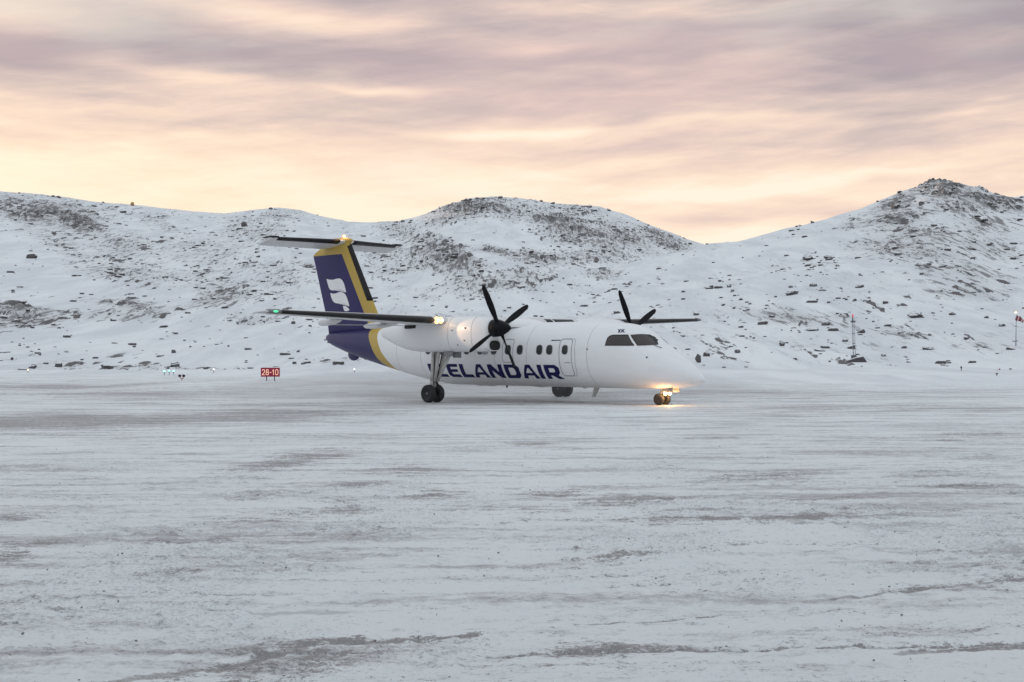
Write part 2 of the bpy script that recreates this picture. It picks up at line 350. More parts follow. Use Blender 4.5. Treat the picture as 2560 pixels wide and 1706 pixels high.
def _terrain():
    U, Y = np.meshgrid(UC, YR); X = U * Y; px = 1280 + U * F
    roll = (px - 1280) * math.sin(-RR)                      # undo the camera's slight tilt for traced rows
    def layer(S, Yr, Yb, p):
        e = (YH - (np.interp(px, S[:, 0], S[:, 1]) + roll)) / F
        e = np.convolve(e[0], np.ones(7) / 7, 'same') if False else e
        zr = H + e * Yr; t = (Y - Yb) / (Yr - Yb)
        front = zr * np.clip(t, 0, 1) ** p; back = zr * (1 - .8 * np.clip(t - 1, 0, 2))
        return np.where(t <= 1, front, back)
    YrB = 800 + 25 * np.sin(px / 310); YrA = 415 + 12 * np.sin(px / 260)
    zB = layer(BCs, YrB, 150 + 10 * np.sin(px / 200), 1.22); zA = layer(As, YrA, 142 + 6 * np.sin(px / 170 + 1), 1.18)
    k = 1.2; Z = np.maximum(zA, zB) + 0 * k
    amp = sstep(Y, 125, 260)
    Z += amp * (fbm(X / 55, Y / 55, 3, 5) - .5) * 5.0 * sstep(Y, 150, 330) * (1 - .75 * sstep(np.abs(Y - np.where(zA > zB, YrA, YrB)), 60, 0))
    Z += sstep(Y, 100, 170) * (fbm(X / 14, Y / 20, 3, 15) - .5) * 1.0
    # nominal rows for the cover maps
    def py_of(Zc): return YH - roll - (Zc - H) / Y * F
    py = py_of(Z)
    dens = .185 + 0 * Z
    for (cx, cy, rx, ry, tl, a) in ROCK:
        dx, dy = (px - cx), (py - cy) - tl * (px - cx)
        q = (dx / rx) ** 2 + (dy / ry) ** 2; dens = np.maximum(dens, 0.97 * a * np.exp(-q * .85))
    wob = (fbm(X / 16, Y / 26, 3, 31) - .5)
    for (cx, cy, rx, ry, tl) in BARE:
        dx, dy = (px - cx), (py - cy) - tl * (px - cx)
        q = (dx / rx) ** 2 + (dy / ry) ** 2; dens *= 1 - .97 * np.exp(-(q ** 2) * .8)
    dens = np.clip(dens * (1 + .8 * wob), 0, 1.3)
    dens = np.where((px < -100) | (px > 2660), .45 + wob, dens) * sstep(Y, 128, 150)
    # rock forms that push through the snow
    sc = 1 + Y / 420
    w1, w2 = (fbm(X / 7, Y / 9, 2, 71) - .5) * 5, (fbm(X / 7 + 9, Y / 9, 2, 72) - .5) * 5
    n_big = fbm((X + w1) / 3.4, (Y + w2 * 2) / 17.0, 3, 51, .58)
    n_med = fbm((X + w2 * .6) / 1.6, (Y + w1 * 2) / 9.0, 3, 61, .6)
    far = sstep(Y, 180, 420)
    q = n_med * (1 - .55 * far) + n_big * .55 * far + (fbm(X / .9, Y / 6.0, 2, 83) - .5) * .20 - (fbm(X / 8, Y / 34, 2, 87) - .5) * .26
    thr = .745 - .255 * np.clip(dens, 0, 1.3)
    rk = q - thr
    rise = np.clip(rk, 0, .16)
    Z = Z + rise * (4.0 + 4.5 * far) * np.clip(dens + .15, 0, 1.2) + amp * (n_med - .5) * .5 * np.clip(dens, 0, 1)
    # near field: flat snow with a soft bank along the apron's edge
    ed = edge_depth(U); dd = Y - ed
    Z += .05 * np.exp(-((dd - 2.0) / 1.6) ** 2) - .22 * sstep(dd, .3, -1.0) + .20 * np.exp(-((dd - 17) / 3.0) ** 2)
    Z += .04 * (fbm(X / 3.0, Y / 5.0, 3, 91) - .5) * sstep(dd, 0, 6)
    return U, X, Y, Z, rk, dens
TU, TX, TY, TZ, TRK, TDENS = _terrain()
def terrain_z(x, y):
    u = x / y; i = np.interp(y, YR, np.arange(len(YR))); j = np.interp(u, UC, np.arange(len(UC)))
    i0, j0 = int(min(i, len(YR) - 2)), int(min(j, len(UC) - 2)); a, b = i - i0, j - j0
    return float((TZ[i0, j0] * (1 - b) + TZ[i0, j0 + 1] * b) * (1 - a) + (TZ[i0 + 1, j0] * (1 - b) + TZ[i0 + 1, j0 + 1] * b) * a)
def terrain_at(px, py):
    """where the line of sight through a photo point meets the hillside"""
    u, v = unrot(px, py); u /= F; j = int(np.argmin(np.abs(UC - u)))
    vis = -(TZ[:, j] - H) / YR * F
    ok = np.where((vis <= v) & (YR > edge_depth(u) + .5))[0]
    i = ok[0] if len(ok) else len(YR) - 1
    return Vector((u * YR[i], YR[i], TZ[i, j]))

def snow_rock_mat():
    m, t, b = new_mat('snow_over_rock'); P = geo_pos(t); N = t.node('ShaderNodeNewGeometry').outputs['Normal']
    rk, dn = attr(t, 'rock'), attr(t, 'cover')
    d1 = t.noise(t.mapping(P, (1, .13, .5)), .55, 6, .72, .3); d2 = t.noise(t.mapping(P, (1, .20, 1)), .16, 4, .6)
    f = t.math('ADD', t.math('MULTIPLY', t.math('MINIMUM', rk, .062), 10.0), t.math('MULTIPLY', t.math('SUBTRACT', d1, .515), 6.5))
    f = t.math('ADD', f, t.math('MULTIPLY', t.math('SUBTRACT', d2, .5), 1.6))
    rock = t.math('MULTIPLY', t.step(f, .46, .72), t.step(dn, .03, .11))
    # loose speckle of grass tips and stones where the cover is thin
    spk = t.step(t.math('ADD', t.noise(t.mapping(P, (1, .12, .5)), .85, 5, .72, .4), t.math('MULTIPLY', dn, .15)), .590, .655)
    spk = t.math('MULTIPLY', spk, t.math('MULTIPLY', t.step(dn, .09, .40), .74))
    rock = t.math('MAXIMUM', t.math('MULTIPLY', rock, .94), spk)
    rc = t.mix(t.noise(P, .5, 5, .65), (.045, .040, .044), (.165, .15, .145))
    lich = t.step(t.noise(P, .21, 3), .55, .75); rc = t.mix(t.math('MULTIPLY', lich, .5), rc, (.16, .135, .11))
    sn = t.mix(t.step(t.noise(t.mapping(P, (1, .16, 1), (0, 0, R(-12))), .13, 6, .66, .5), .36, .66), (.83, .835, .85), (.69, .70, .725))  # streaked snow tone: shading of the drifts put into the colour
    sn = t.mix(t.math('MULTIPLY', t.step(dn, .15, .9), .45), sn, (.50, .475, .475))
    t.put(b.inputs['Base Color'], t.mix(rock, sn, rc)); t.put(b.inputs['Roughness'], t.math('MULTIPLY_ADD', rock, .15, .75))
    b.inputs['Specular IOR Level'].default_value = .25
    bp = t.node('ShaderNodeBump'); bp.inputs['Strength'].default_value = .7; bp.inputs['Distance'].default_value = .5
    t.put(bp.inputs['Height'], t.math('ADD', d1, t.math('MULTIPLY', t.noise(P, .25, 4), .8))); t.put(b.inputs['Normal'], bp.outputs[0])
    return m
M['snow_rock'] = snow_rock_mat()
hill = obj('hillside', grid_mesh('hillside', TX, TY, TZ, {'rock': TRK, 'cover': TDENS}), M['snow_rock']); tag(hill, kind='structure')

# ------------------------------------------------------------------ apron (snow-dusted tarmac)
def _apron():
    rows = np.concatenate([np.linspace(1, 6.0, 12)[:-1], 1 / np.linspace(1 / 6.0, 1 / 112.0, 760)])
    u = np.concatenate([np.linspace(-.75, -.40, 60)[:-1], np.linspace(-.40, .40, 900), np.linspace(.40, .75, 60)[1:]])
    U, Y = np.meshgrid(u, rows); X = U * Y
    px = 1280 + U * F; py = YH + F * H / Y - (px - 1280) * math.sin(-RR)
    tarm = np.zeros_like(X)
    # bare patches and a grey streak beneath the aircraft, as traced: (px, py, rx, ry, tilt, amount)
    for (cx, cy, rx, ry, tl, a) in [(150, 1055, 460, 17, -.015, 1.1), (600, 1041, 340, 14, -.02, 1.0), (700, 1053, 160, 5, 0, .6), (90, 1064, 300, 5, 0, .7), (740, 1150, 110, 14, -.12, .95), (690, 1160, 130, 14, -.1, .7), (830, 1140, 60, 8, -.1, .7), (1030, 1172, 80, 8, .02, 1.0), (960, 1178, 70, 8, .02, .6), (890, 1212, 70, 8, -.05, .8),
                                    (860, 1275, 70, 24, 0, .7), (760, 1285, 150, 14, -.03, .6), (650, 1240, 120, 12, -.05, .55), (1110, 1235, 110, 20, .03, .65), (1370, 1236, 110, 10, -.06, .9), (1530, 1250, 110, 12, -.06, .75), (1330, 1110, 60, 5, .02, .9), (1330, 1275, 80, 12, 0, .45),
                                    (2060, 1290, 130, 14, -.1, 1.0), (1960, 1300, 130, 14, -.05, .6), (1800, 1296, 80, 9, -.05, .85), (1680, 1298, 110, 14, -.02, .5), (2110, 1243, 140, 10, -.08, .55), (1900, 1188, 180, 9, -.04, .6), (2460, 1084, 110, 4.5, 0, .9), (2370, 1101, 60, 3, 0, .7), (2400, 1215, 160, 7, -.03, .6), (2350, 1278, 130, 6, -.1, .55), (1560, 1388, 85, 9, -.1, 1.0), (1460, 1397, 90, 4, -.06, .8),
                                    (20, 1390, 60, 22, -.05, .85), (110, 1355, 80, 10, -.1, .5), (60, 1292, 110, 7, 0, .65), (420, 1335, 60, 14, -.15, .5), (470, 1352, 150, 12, -.1, .5), (640, 1300, 130, 9, -.05, .55), (450, 1430, 80, 8, -.12, .5),
                                    (720, 1668, 230, 38, -.13, 1.0), (860, 1650, 130, 26, -.1, .7), (480, 1695, 120, 14, -.1, .6), (1480, 1625, 150, 20, 0, .75), (1360, 1632, 60, 14, 0, .5), (1560, 1610, 100, 10, 0, .4), (640, 1618, 110, 10, -.08, .7), (760, 1604, 90, 8, -.09, .5),
                                    (2470, 1465, 110, 16, -.08, .7), (2300, 1470, 90, 12, -.03, .5), (1200, 960, 420, 10, 0, .42), (400, 985, 420, 16, 0, .5), (1900, 985, 600, 14, 0, .42), (1330, 1005, 500, 7, 0, .7), (2200, 1020, 420, 9, 0, .5), (120, 968, 260, 8, 0, .8), (320, 962, 200, 4, -.05, .7), (700, 1012, 150, 4, 0, .7), (360, 1010, 90, 3, 0, .9)]:
        dx, dy = px - cx, (py - cy) - tl * (px - cx); q = (dx / rx) ** 2 + (dy / ry) ** 2
        tarm = np.maximum(tarm, a * np.exp(-q * 1.0))
    # wheel tracks on the ground: polylines (px, py), half width in metres, strength
    trk = np.zeros_like(X); groove = np.zeros_like(X)
    def track(pts, wd, st, dep=.0):
        P = np.array([ground_xy(*p) for p in pts]); best = np.full(X.shape, 1e9)
        for i in range(len(P) - 1):
            a, b = P[i], P[i + 1]; d = b - a; L = d @ d
            tt = np.clip(((X - a[0]) * d[0] + (Y - a[1]) * d[1]) / L, 0, 1)
            best = np.minimum(best, np.hypot(X - a[0] - tt * d[0], Y - a[1] - tt * d[1]))
        nonlocal trk, groove
        g = np.exp(-(best / wd) ** 2); trk = np.maximum(trk, st * g); groove = np.maximum(groove, dep * g)
    track([(180, 1720), (330, 1700), (560, 1670), (800, 1600), (1000, 1598), (1180, 1590)], .10, .85, .03)
    track([(-60, 1562), (60, 1552), (160, 1540)], .12, .5, .02)
    track([(1220, 1640), (1500, 1632), (1850, 1625), (2100, 1618), (2700, 1600)], .05, .75, .05)
    track([(2250, 1630), (2420, 1618), (2700, 1606)], .08, .9, .03)
    track([(1440, 1566), (1560, 1556), (1720, 1544), (1780, 1541)], .035, .85, .03)
    track([(2080, 1500), (2300, 1475), (2420, 1462), (2700, 1438)], .07, .95, .05)
    track([(1380, 1397), (1560, 1386), (1700, 1374), (1860, 1360)], .06, .5, .02)
    track([(850, 1345), (960, 1320), (1500, 1290), (2000, 1250)], .20, .35, .02)
    track([(1550, 1265), (1900, 1215), (2560, 1160)], .25, .30, .02)
    track([(1250, 1476), (1700, 1456), (2200, 1430), (2700, 1395)], .035, .62, .05); track([(1250, 1448), (1700, 1432), (2200, 1410), (2700, 1378)], .03, .50, .04)
    for yy, sl in [(952, -.01), (961, .004), (971, -.006), (978, .004), (986, -.003), (993, .003), (1001, -.004), (1008, .003), (1016, -.002), (1024, .004), (1031, -.004), (1040, .0), (1066, -.006), (1072, .003), (1086, .0), (1094, .002)]:
        a = rng.uniform(.35, .9); x0 = rng.uniform(-300, 900); x1 = x0 + rng.uniform(900, 2400)
        track([(x0, yy), ((x0 + x1) / 2, yy + sl * 500 + rng.uniform(-2, 2)), (x1, yy + sl * 1000)], rng.uniform(.16, .32), a * .75)
    track([(0, 992), (180, 985), (340, 974), (450, 966), (560, 968)], .16, .55); track([(0, 985), (200, 972), (330, 956), (390, 951)], .14, .4)
    near = sstep(Y, 45, 14)
    Z = np.zeros_like(X)
    Z += .050 * (fbm(X / 2.6, Y / 3.4, 3, 3) - .5) + near * .050 * (fbm(X / .42, Y / .55, 4, 8, .6) - .5)
    clod = fbm(X / .15, Y / .17, 3, 12, .62)
    rough = sstep(fbm(X / 1.6, Y / 2.2, 3, 14), .42, .66)
    Z += near * (.40 + .60 * rough) * .13 * np.clip(clod - .50, 0, 1)
    Z -= groove * .45
    Z = Z * (1 - .9 * sstep(Y, 44, 54) * sstep(Y, 74, 62)) - .006
    # keep the standing places of the wheels level
    ed = edge_depth(U); Z -= .6 * sstep(Y - ed, .2, 2.0) 
    tarm = np.clip(tarm, 0, 1)
    return grid_mesh('apron', X, Y, Z, {'bare': tarm, 'track': trk, 'clod': rough})
def apron_mat():
    m, t, b = new_mat('snow_dusted_tarmac'); P = geo_pos(t); ba, tr, cl = attr(t, 'bare'), attr(t, 'track'), attr(t, 'clod')
    x, y, z = t.sep(P)
    wind = t.mapping(P, (1.0, 1.7, 1.0), (0, 0, R(-14)))
    n_l = t.noise(wind, .10, 5, .6, .4); n_m = t.noise(wind, .55, 6, .65, .6); n_s = t.noise(t.mapping(P, (1, 1.3, 1)), 4.5, 6, .72); n_f = t.noise(P, 26.0, 5, .75)
    n_g = t.noise(P, 75.0, 3, .7)
    n_k = t.noise(t.mapping(P, (.16, .95, 1), (0, 0, R(-4))), 1.0, 6, .62, .5); n_k2 = t.noise(t.mapping(P, (.30, 2.6, 1), (0, 0, R(-7))), 1.0, 5, .62, .4)
    thin = t.math('ADD', t.math('MULTIPLY', t.math('SUBTRACT', n_l, .5), 1.8), t.math('MULTIPLY', ba, .75))
    for nn, am in ((n_m, 2.0), (n_s, 2.2), (n_f, 1.6), (n_k, 3.2), (n_k2, 2.4)):
        thin = t.math('ADD', thin, t.math('MULTIPLY', t.math('SUBTRACT', nn, .5), am))
    veil = t.step(thin, -.25, .90)                                          # thin snow lets the grey through
    snow = t.mix(n_l, (.885, .895, .90), (.825, .84, .85))
    c = t.mix(t.math('MULTIPLY', veil, .85), snow, (.47, .455, .468))
    # tarmac showing in patches and wheel tracks, broken up at every scale
    g = t.math('MINIMUM', t.math('ADD', t.math('MULTIPLY', ba, 1.25), t.math('MULTIPLY', tr, 1.1)), .92)
    g = t.math('ADD', g, t.math('MULTIPLY', t.math('SUBTRACT', n_m, .5), 1.1))
    g = t.math('ADD', g, t.math('MULTIPLY', t.math('SUBTRACT', n_s, .5), 2.8))
    g = t.math('ADD', g, t.math('MULTIPLY', t.math('SUBTRACT', n_f, .5), 3.4))
    g = t.math('ADD', g, t.math('MULTIPLY', t.math('SUBTRACT', n_k2, .5), 3.2))
    g = t.math('ADD', g, t.math('MULTIPLY', t.math('SUBTRACT', t.noise(P, 17.0, 5, .8), .5), 3.0))
    dirt = t.mix(t.step(n_g, .38, .62), t.mix(t.noise(P, .35, 4), (.195, .172, .178), (.245, .228, .228)), (.38, .355, .355))
    c = t.mix(t.math('MULTIPLY', t.step(g, .58, 1.02), .90), c, dirt)
    trk_f = t.step(t.math('ADD', tr, t.math('MULTIPLY', t.math('SUBTRACT', n_s, .5), .9)), .38, .72)
    c = t.mix(t.math('MULTIPLY', trk_f, .60), c, dirt)
    # scuffs: short dark strokes where the crust is broken
    sc1 = t.noise(t.mapping(P, (.45, 1.5, 1), (0, 0, R(-8))), 1.5, 5, .7, .6); sc2 = t.noise(t.mapping(P, (1, 1.5, 1), (0, 0, R(10))), 7.5, 4, .68, .5)
    scf = t.math('MAXIMUM', t.step(sc1, .60, .68), t.math('MULTIPLY', t.step(t.math('ADD', sc2, t.math('MULTIPLY', cl, .05)), .60, .68), .9))
    c = t.mix(t.math('MULTIPLY', scf, .42), c, (.30, .29, .305))
    # grit and frozen crumbs
    grit = t.step(t.math('ADD', n_f, t.math('MULTIPLY', cl, .09)), .62, .70)
    c = t.mix(t.math('MULTIPLY', grit, .50), c, (.25, .25, .27))
    grit2 = t.step(n_g, .63, .72); c = t.mix(t.math('MULTIPLY', grit2, .40), c, (.22, .215, .225))
    t.put(b.inputs['Base Color'], c); t.put(b.inputs['Roughness'], t.math('MULTIPLY_ADD', n_s, .25, .5)); b.inputs['Specular IOR Level'].default_value = .3
    bp = t.node('ShaderNodeBump'); bp.inputs['Strength'].default_value = 1.0; bp.inputs['Distance'].default_value = .06
    t.put(bp.inputs['Height'], t.math('ADD', t.math('MULTIPLY', n_s, .8), t.math('MULTIPLY', n_f, .45))); t.put(b.inputs['Normal'], bp.outputs[0])
    return m
M['apron'] = apron_mat()
apron = obj('apron', _apron(), M['apron']); tag(apron, kind='structure')
m_, t_, b_ = new_mat('distant_snow'); t_.put(b_.inputs['Base Color'], t_.mix(t_.noise(geo_pos(t_), .02, 4), (.80, .81, .83), (.72, .735, .765))); b_.inputs['Roughness'].default_value = .8
gv = [(-6000, -6000, -.75), (6000, -6000, -.75), (6000, 6000, -.75), (-6000, 6000, -.75)]
tag(obj('snow_ground', pydata('snow_ground', gv, [[0, 1, 2, 3]], False), m_), kind='structure')
# ------------------------------------------------------------------ the aircraft (local: x = -s aft of nose, y to port, z up)
TH, NX, NY = R(43.727), 7.104, 51.017
plane = empty('passenger_aircraft', (NX, NY, 0), -TH)
tag(plane, 'white twin propeller airliner with navy blue tail taxiing on the snowy apron', 'airplane')
def L(s, ys, z): return (-s, -ys, z)                                   # ys positive to starboard
PA = np.array([(-.09, .985, .965, .02), (-.06, 1.06, .915, .09), (0, 1.13, .88, .155), (.15, 1.28, .82, .27), (.35, 1.45, .77, .40), (.7, 1.70, .71, .58), (1.1, 1.95, .67, .75), (1.6, 2.23, .64, .92), (1.95, 2.42, .63, 1.02), (2.4, 2.74, .62, 1.12), (2.81, 2.99, .61, 1.2), (3.3, 3.12, .6, 1.26), (4.2, 3.21, .6, 1.32), (5.5, 3.25, .6, 1.345), (13, 3.25, .6, 1.345), (14, 3.25, .68, 1.33), (15.2, 3.24, .87, 1.27), (17, 3.18, 1.21, 1.08), (18.5, 3.12, 1.52, .88), (19.84, 3.05, 1.81, .68), (21, 2.98, 2.12, .46), (22, 2.90, 2.45, .2), (22.25, 2.80, 2.6, .08)])
def pchip(x, X, Y):
    h = np.diff(X); d = np.diff(Y) / h; m = np.zeros_like(Y); m[0] = d[0]; m[-1] = d[-1]
    for i in range(1, len(X) - 1):
        if d[i - 1] * d[i] > 0:
            w1 = 2 * h[i] + h[i - 1]; w2 = h[i] + 2 * h[i - 1]; m[i] = (w1 + w2) / (w1 / d[i - 1] + w2 / d[i])
    i = int(np.clip(np.searchsorted(X, x) - 1, 0, len(X) - 2)); t = (x - X[i]) / h[i]
    return (1 + 2 * t) * (1 - t) ** 2 * Y[i] + t * (1 - t) ** 2 * h[i] * m[i] + t * t * (3 - 2 * t) * Y[i + 1] + t * t * (t - 1) * h[i] * m[i + 1]
def fsec(s): return [float(pchip(s, PA[:, 0], PA[:, k])) for k in (1, 2, 3)]
def fus_y(s, z):
    zt, zb, hw = fsec(min(max(s, -.085), 22.25)); zc, hh = (zt + zb) / 2, (zt - zb) / 2
    q = 1 - min(abs((z - zc) / hh), .9995) ** 2.1
    return hw * q ** (1 / 2.1)
fb = MB(); rings = []
ss = sorted(set(list(np.linspace(-.09, .4, 12)) + list(np.linspace(.4, 5.5, 60)) + list(np.linspace(5.5, 13, 24)) + list(np.linspace(13, 22.25, 70))))
for s in ss:
    zt, zb, hw = fsec(s); zc, hh = (zt + zb) / 2, (zt - zb) / 2; ring = []
    for k in range(72):
        a = 2 * math.pi * k / 72; ca, sa = math.cos(a), math.sin(a)
        ring.append(L(s, hw * math.copysign(abs(ca) ** (2 / 2.1), ca), zc + hh * math.copysign(abs(sa) ** (2 / 2.1), sa)))
    rings.append(ring)
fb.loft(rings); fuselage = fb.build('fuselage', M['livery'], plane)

def on_skin(name, polys, mat, parent, off=.006, side=1, step=.07, thick=True):
    """polygons given as (s, z) laid on the fuselage side"""
    bm = bmesh.new()
    for poly in polys:
        vs = [bm.verts.new((p[0], p[1], 0)) for p in poly]
        bm.faces.new(vs)
    bmesh.ops.triangulate(bm, faces=bm.faces[:])
    xs = [v.co.x for v in bm.verts]; zs = [v.co.y for v in bm.verts]
    for ax, lo, hi in ((0, min(xs), max(xs)), (1, min(zs), max(zs))):
        n = int((hi - lo) / step)
        for i in range(1, n + 1):
            p = [0, 0, 0]; p[ax] = lo + (hi - lo) * i / (n + 1); nn = [0, 0, 0]; nn[ax] = 1
            bmesh.ops.bisect_plane(bm, geom=bm.verts[:] + bm.edges[:] + bm.faces[:], plane_co=p, plane_no=nn, dist=1e-5)
    for v in bm.verts:
        s, z = v.co.x, v.co.y; y = fus_y(s, z); e = .004
        ds = (fus_y(s + e, z) - fus_y(s - e, z)) / (2 * e); dz = (fus_y(s, z + e) - fus_y(s, z - e)) / (2 * e)
        nrm = Vector((-ds, 1.0, -dz)).normalized()                      # outward in (s, y, z)
        v.co = L(s + nrm.x * off, (y + nrm.y * off) * side, z + nrm.z * off)
    bmesh.ops.recalc_face_normals(bm, faces=bm.faces)
    me = bpy.data.meshes.new(name); bm.to_mesh(me); bm.free()
    me.polygons.foreach_set('use_smooth', [True] * len(me.polygons))
    o = obj(name, me, mat, parent)
    return o
def strip(pts, w, closed=True):
    """thin outline along a (s,z) polyline -> quads"""
    n = len(pts); out = []; P = [Vector((p[0], p[1])) for p in pts]; nn = []
    for i in range(n):
        a = P[(i - 1) % n] if closed or i > 0 else P[i]; b = P[(i + 1) % n] if closed or i < n - 1 else P[i]
        t = (b - a).normalized(); nn.append(Vector((-t.y, t.x)) * w / 2)
    for i in range(n if closed else n - 1):
        j = (i + 1) % n; out.append([P[i] + nn[i], P[j] + nn[j], P[j] - nn[j], P[i] - nn[i]])
    return out
def rrect(s0, s1, z0, z1, r, k=5):
    pts = []
    for cx, cz, a0 in ((s1 - r, z1 - r, 0), (s0 + r, z1 - r, 90), (s0 + r, z0 + r, 180), (s1 - r, z0 + r, 270)):
        pts += [(cx + r * math.cos(R(a0 + 90 * i / k)), cz + r * math.sin(R(a0 + 90 * i / k))) for i in range(k + 1)]
    return pts

# cabin windows, doors (both sides)
for sd in (1, -1):
    fus_parent = plane
    door = on_skin('cabin_door', strip(rrect(5.33, 5.97, 1.09, 2.545, .13), .028), M['seam'], plane, .008, sd)
    on_skin('door_frame', strip([(5.36, 2.555), (5.20, 2.53), (5.14, 1.9), (5.17, 1.3), (5.24, 1.10), (5.36, 1.085)], .016, False), M['seam'], door, .008, sd)
    on_skin('door_handle', [rrect(5.40, 5.72, 1.60, 1.625, .01)], M['seam'], door, .010, sd)
    wn = on_skin('door_window', [rrect(5.52, 5.83, 1.93, 2.31, .13)], M['seal'], door, .010, sd)
    on_skin('emergency_exit', strip(rrect(8.50, 9.10, 1.61, 2.55, .12), .022), M['seam'], plane, .008, sd)
    if sd == 1: on_skin('door_pane', [rrect(5.545, 5.805, 1.955, 2.285, .115)], M['cabin_glass'], door, .014, sd)
    for sc in [6.50, 7.04, 8.12, 8.79, 9.6, 10.4, 11.2, 12.0, 12.8, 13.6]:
        wnd = on_skin('cabin_window', [rrect(sc - .17, sc + .17, 1.92, 2.32, .14)], M['seal'], plane, .008, sd)
        on_skin('pane', [rrect(sc - .137, sc + .137, 1.95, 2.29, .122)], M['cabin_glass'], wnd, .013, sd)
for sd in (1, -1):
    for sj in (4.55, 7.75, 9.55, 14.1, 15.8):
        zt, zb, hw = fsec(sj); on_skin('skin_joint', strip([(sj, z) for z in np.linspace(zb + .10, zt - .12, 24)], .012, False), M['seam'], plane, .004, sd, .15)
# airline lettering in heavy slanted-cut capitals (units: cap height 1)
def let(c):
    w = .29
    if c == 'I': return 0, [[(0, 0), (.29, 0), (.29, 1), (0, 1)]]
    if c == 'L': return 0, [[(0, 0), (.84, 0), (.78, .23), (.29, .23), (.29, 1), (0, 1)]]
    if c == 'E': return 0, [[(.14, 0), (.88, 0), (.82, .22), (.36, .22), (.29, .30), (.29, .40), (0, .40), (0, .15)], [(0, .40), (.78, .40), (.78, .60), (0, .60)], [(0, .60), (.29, .60), (.29, .78), (.84, .78), (.84, 1), (0, 1)]]
    if c == 'C': return 0, [[(.18, 0), (.90, 0), (.84, .22), (.36, .22), (.29, .30), (.29, .5), (0, .5), (0, .2)], [(0, .5), (.29, .5), (.29, .70), (.36, .78), (.86, .78), (.86, 1), (.18, 1), (0, .8)]]
    if c == 'A': return 0, [[(0, 0), (.29, 0), (.37, .22), (.31, .40), (.50, .76), (.38, 1)], [(.38, 1), (.50, .76), (.58, .76), (.70, 1)], [(.70, 1), (.58, .76), (.76, .40), (.70, .22), (.78, .22), (.80, 0), (1.10, 0)], [(.37, .22), (.70, .22), (.76, .40), (.31, .40)]]
    if c == 'N': return 0, [[(0, 0), (.28, 0), (.28, .56), (.28, 1), (0, 1)], [(.28, .56), (.28, 1), (.74, .44), (.74, 0)], [(.74, 0), (1.02, 0), (1.02, 1), (.74, 1), (.74, .44)]]
    if c == 'D': return 0, [[(0, 0), (.29, 0), (.29, 1), (0, 1)], [(.29, .77), (.60, .77), (.78, 1), (.29, 1)], [(.78, 1), (.60, .77), (.72, .64), (1.01, .78)], [(1.01, .78), (.72, .64), (.72, .35), (1.01, .22)], [(1.01, .22), (.72, .35), (.60, .23), (.78, 0)], [(.78, 0), (.60, .23), (.29, .23), (.29, 0)]]
    if c == 'R': return 0, [[(0, 0), (.29, 0), (.29, 1), (0, 1)], [(.29, .77), (.60, .77), (.74, 1), (.29, 1)], [(.74, 1), (.60, .77), (.67, .70), (.97, .80)], [(.97, .80), (.67, .70), (.67, .54), (.97, .46)], [(.97, .46), (.67, .54), (.60, .47), (.80, .25)], [(.29, .47), (.60, .47), (.80, .25), (.29, .25)], [(.40, .25), (.80, .25), (1.08, 0), (.70, 0)]]
word = 'ICELANDAIR'; adv = [.44, 1.00, .98, .90, 1.16, 1.18, 1.10, 1.16, .46, 1.04]; tot = sum(adv)
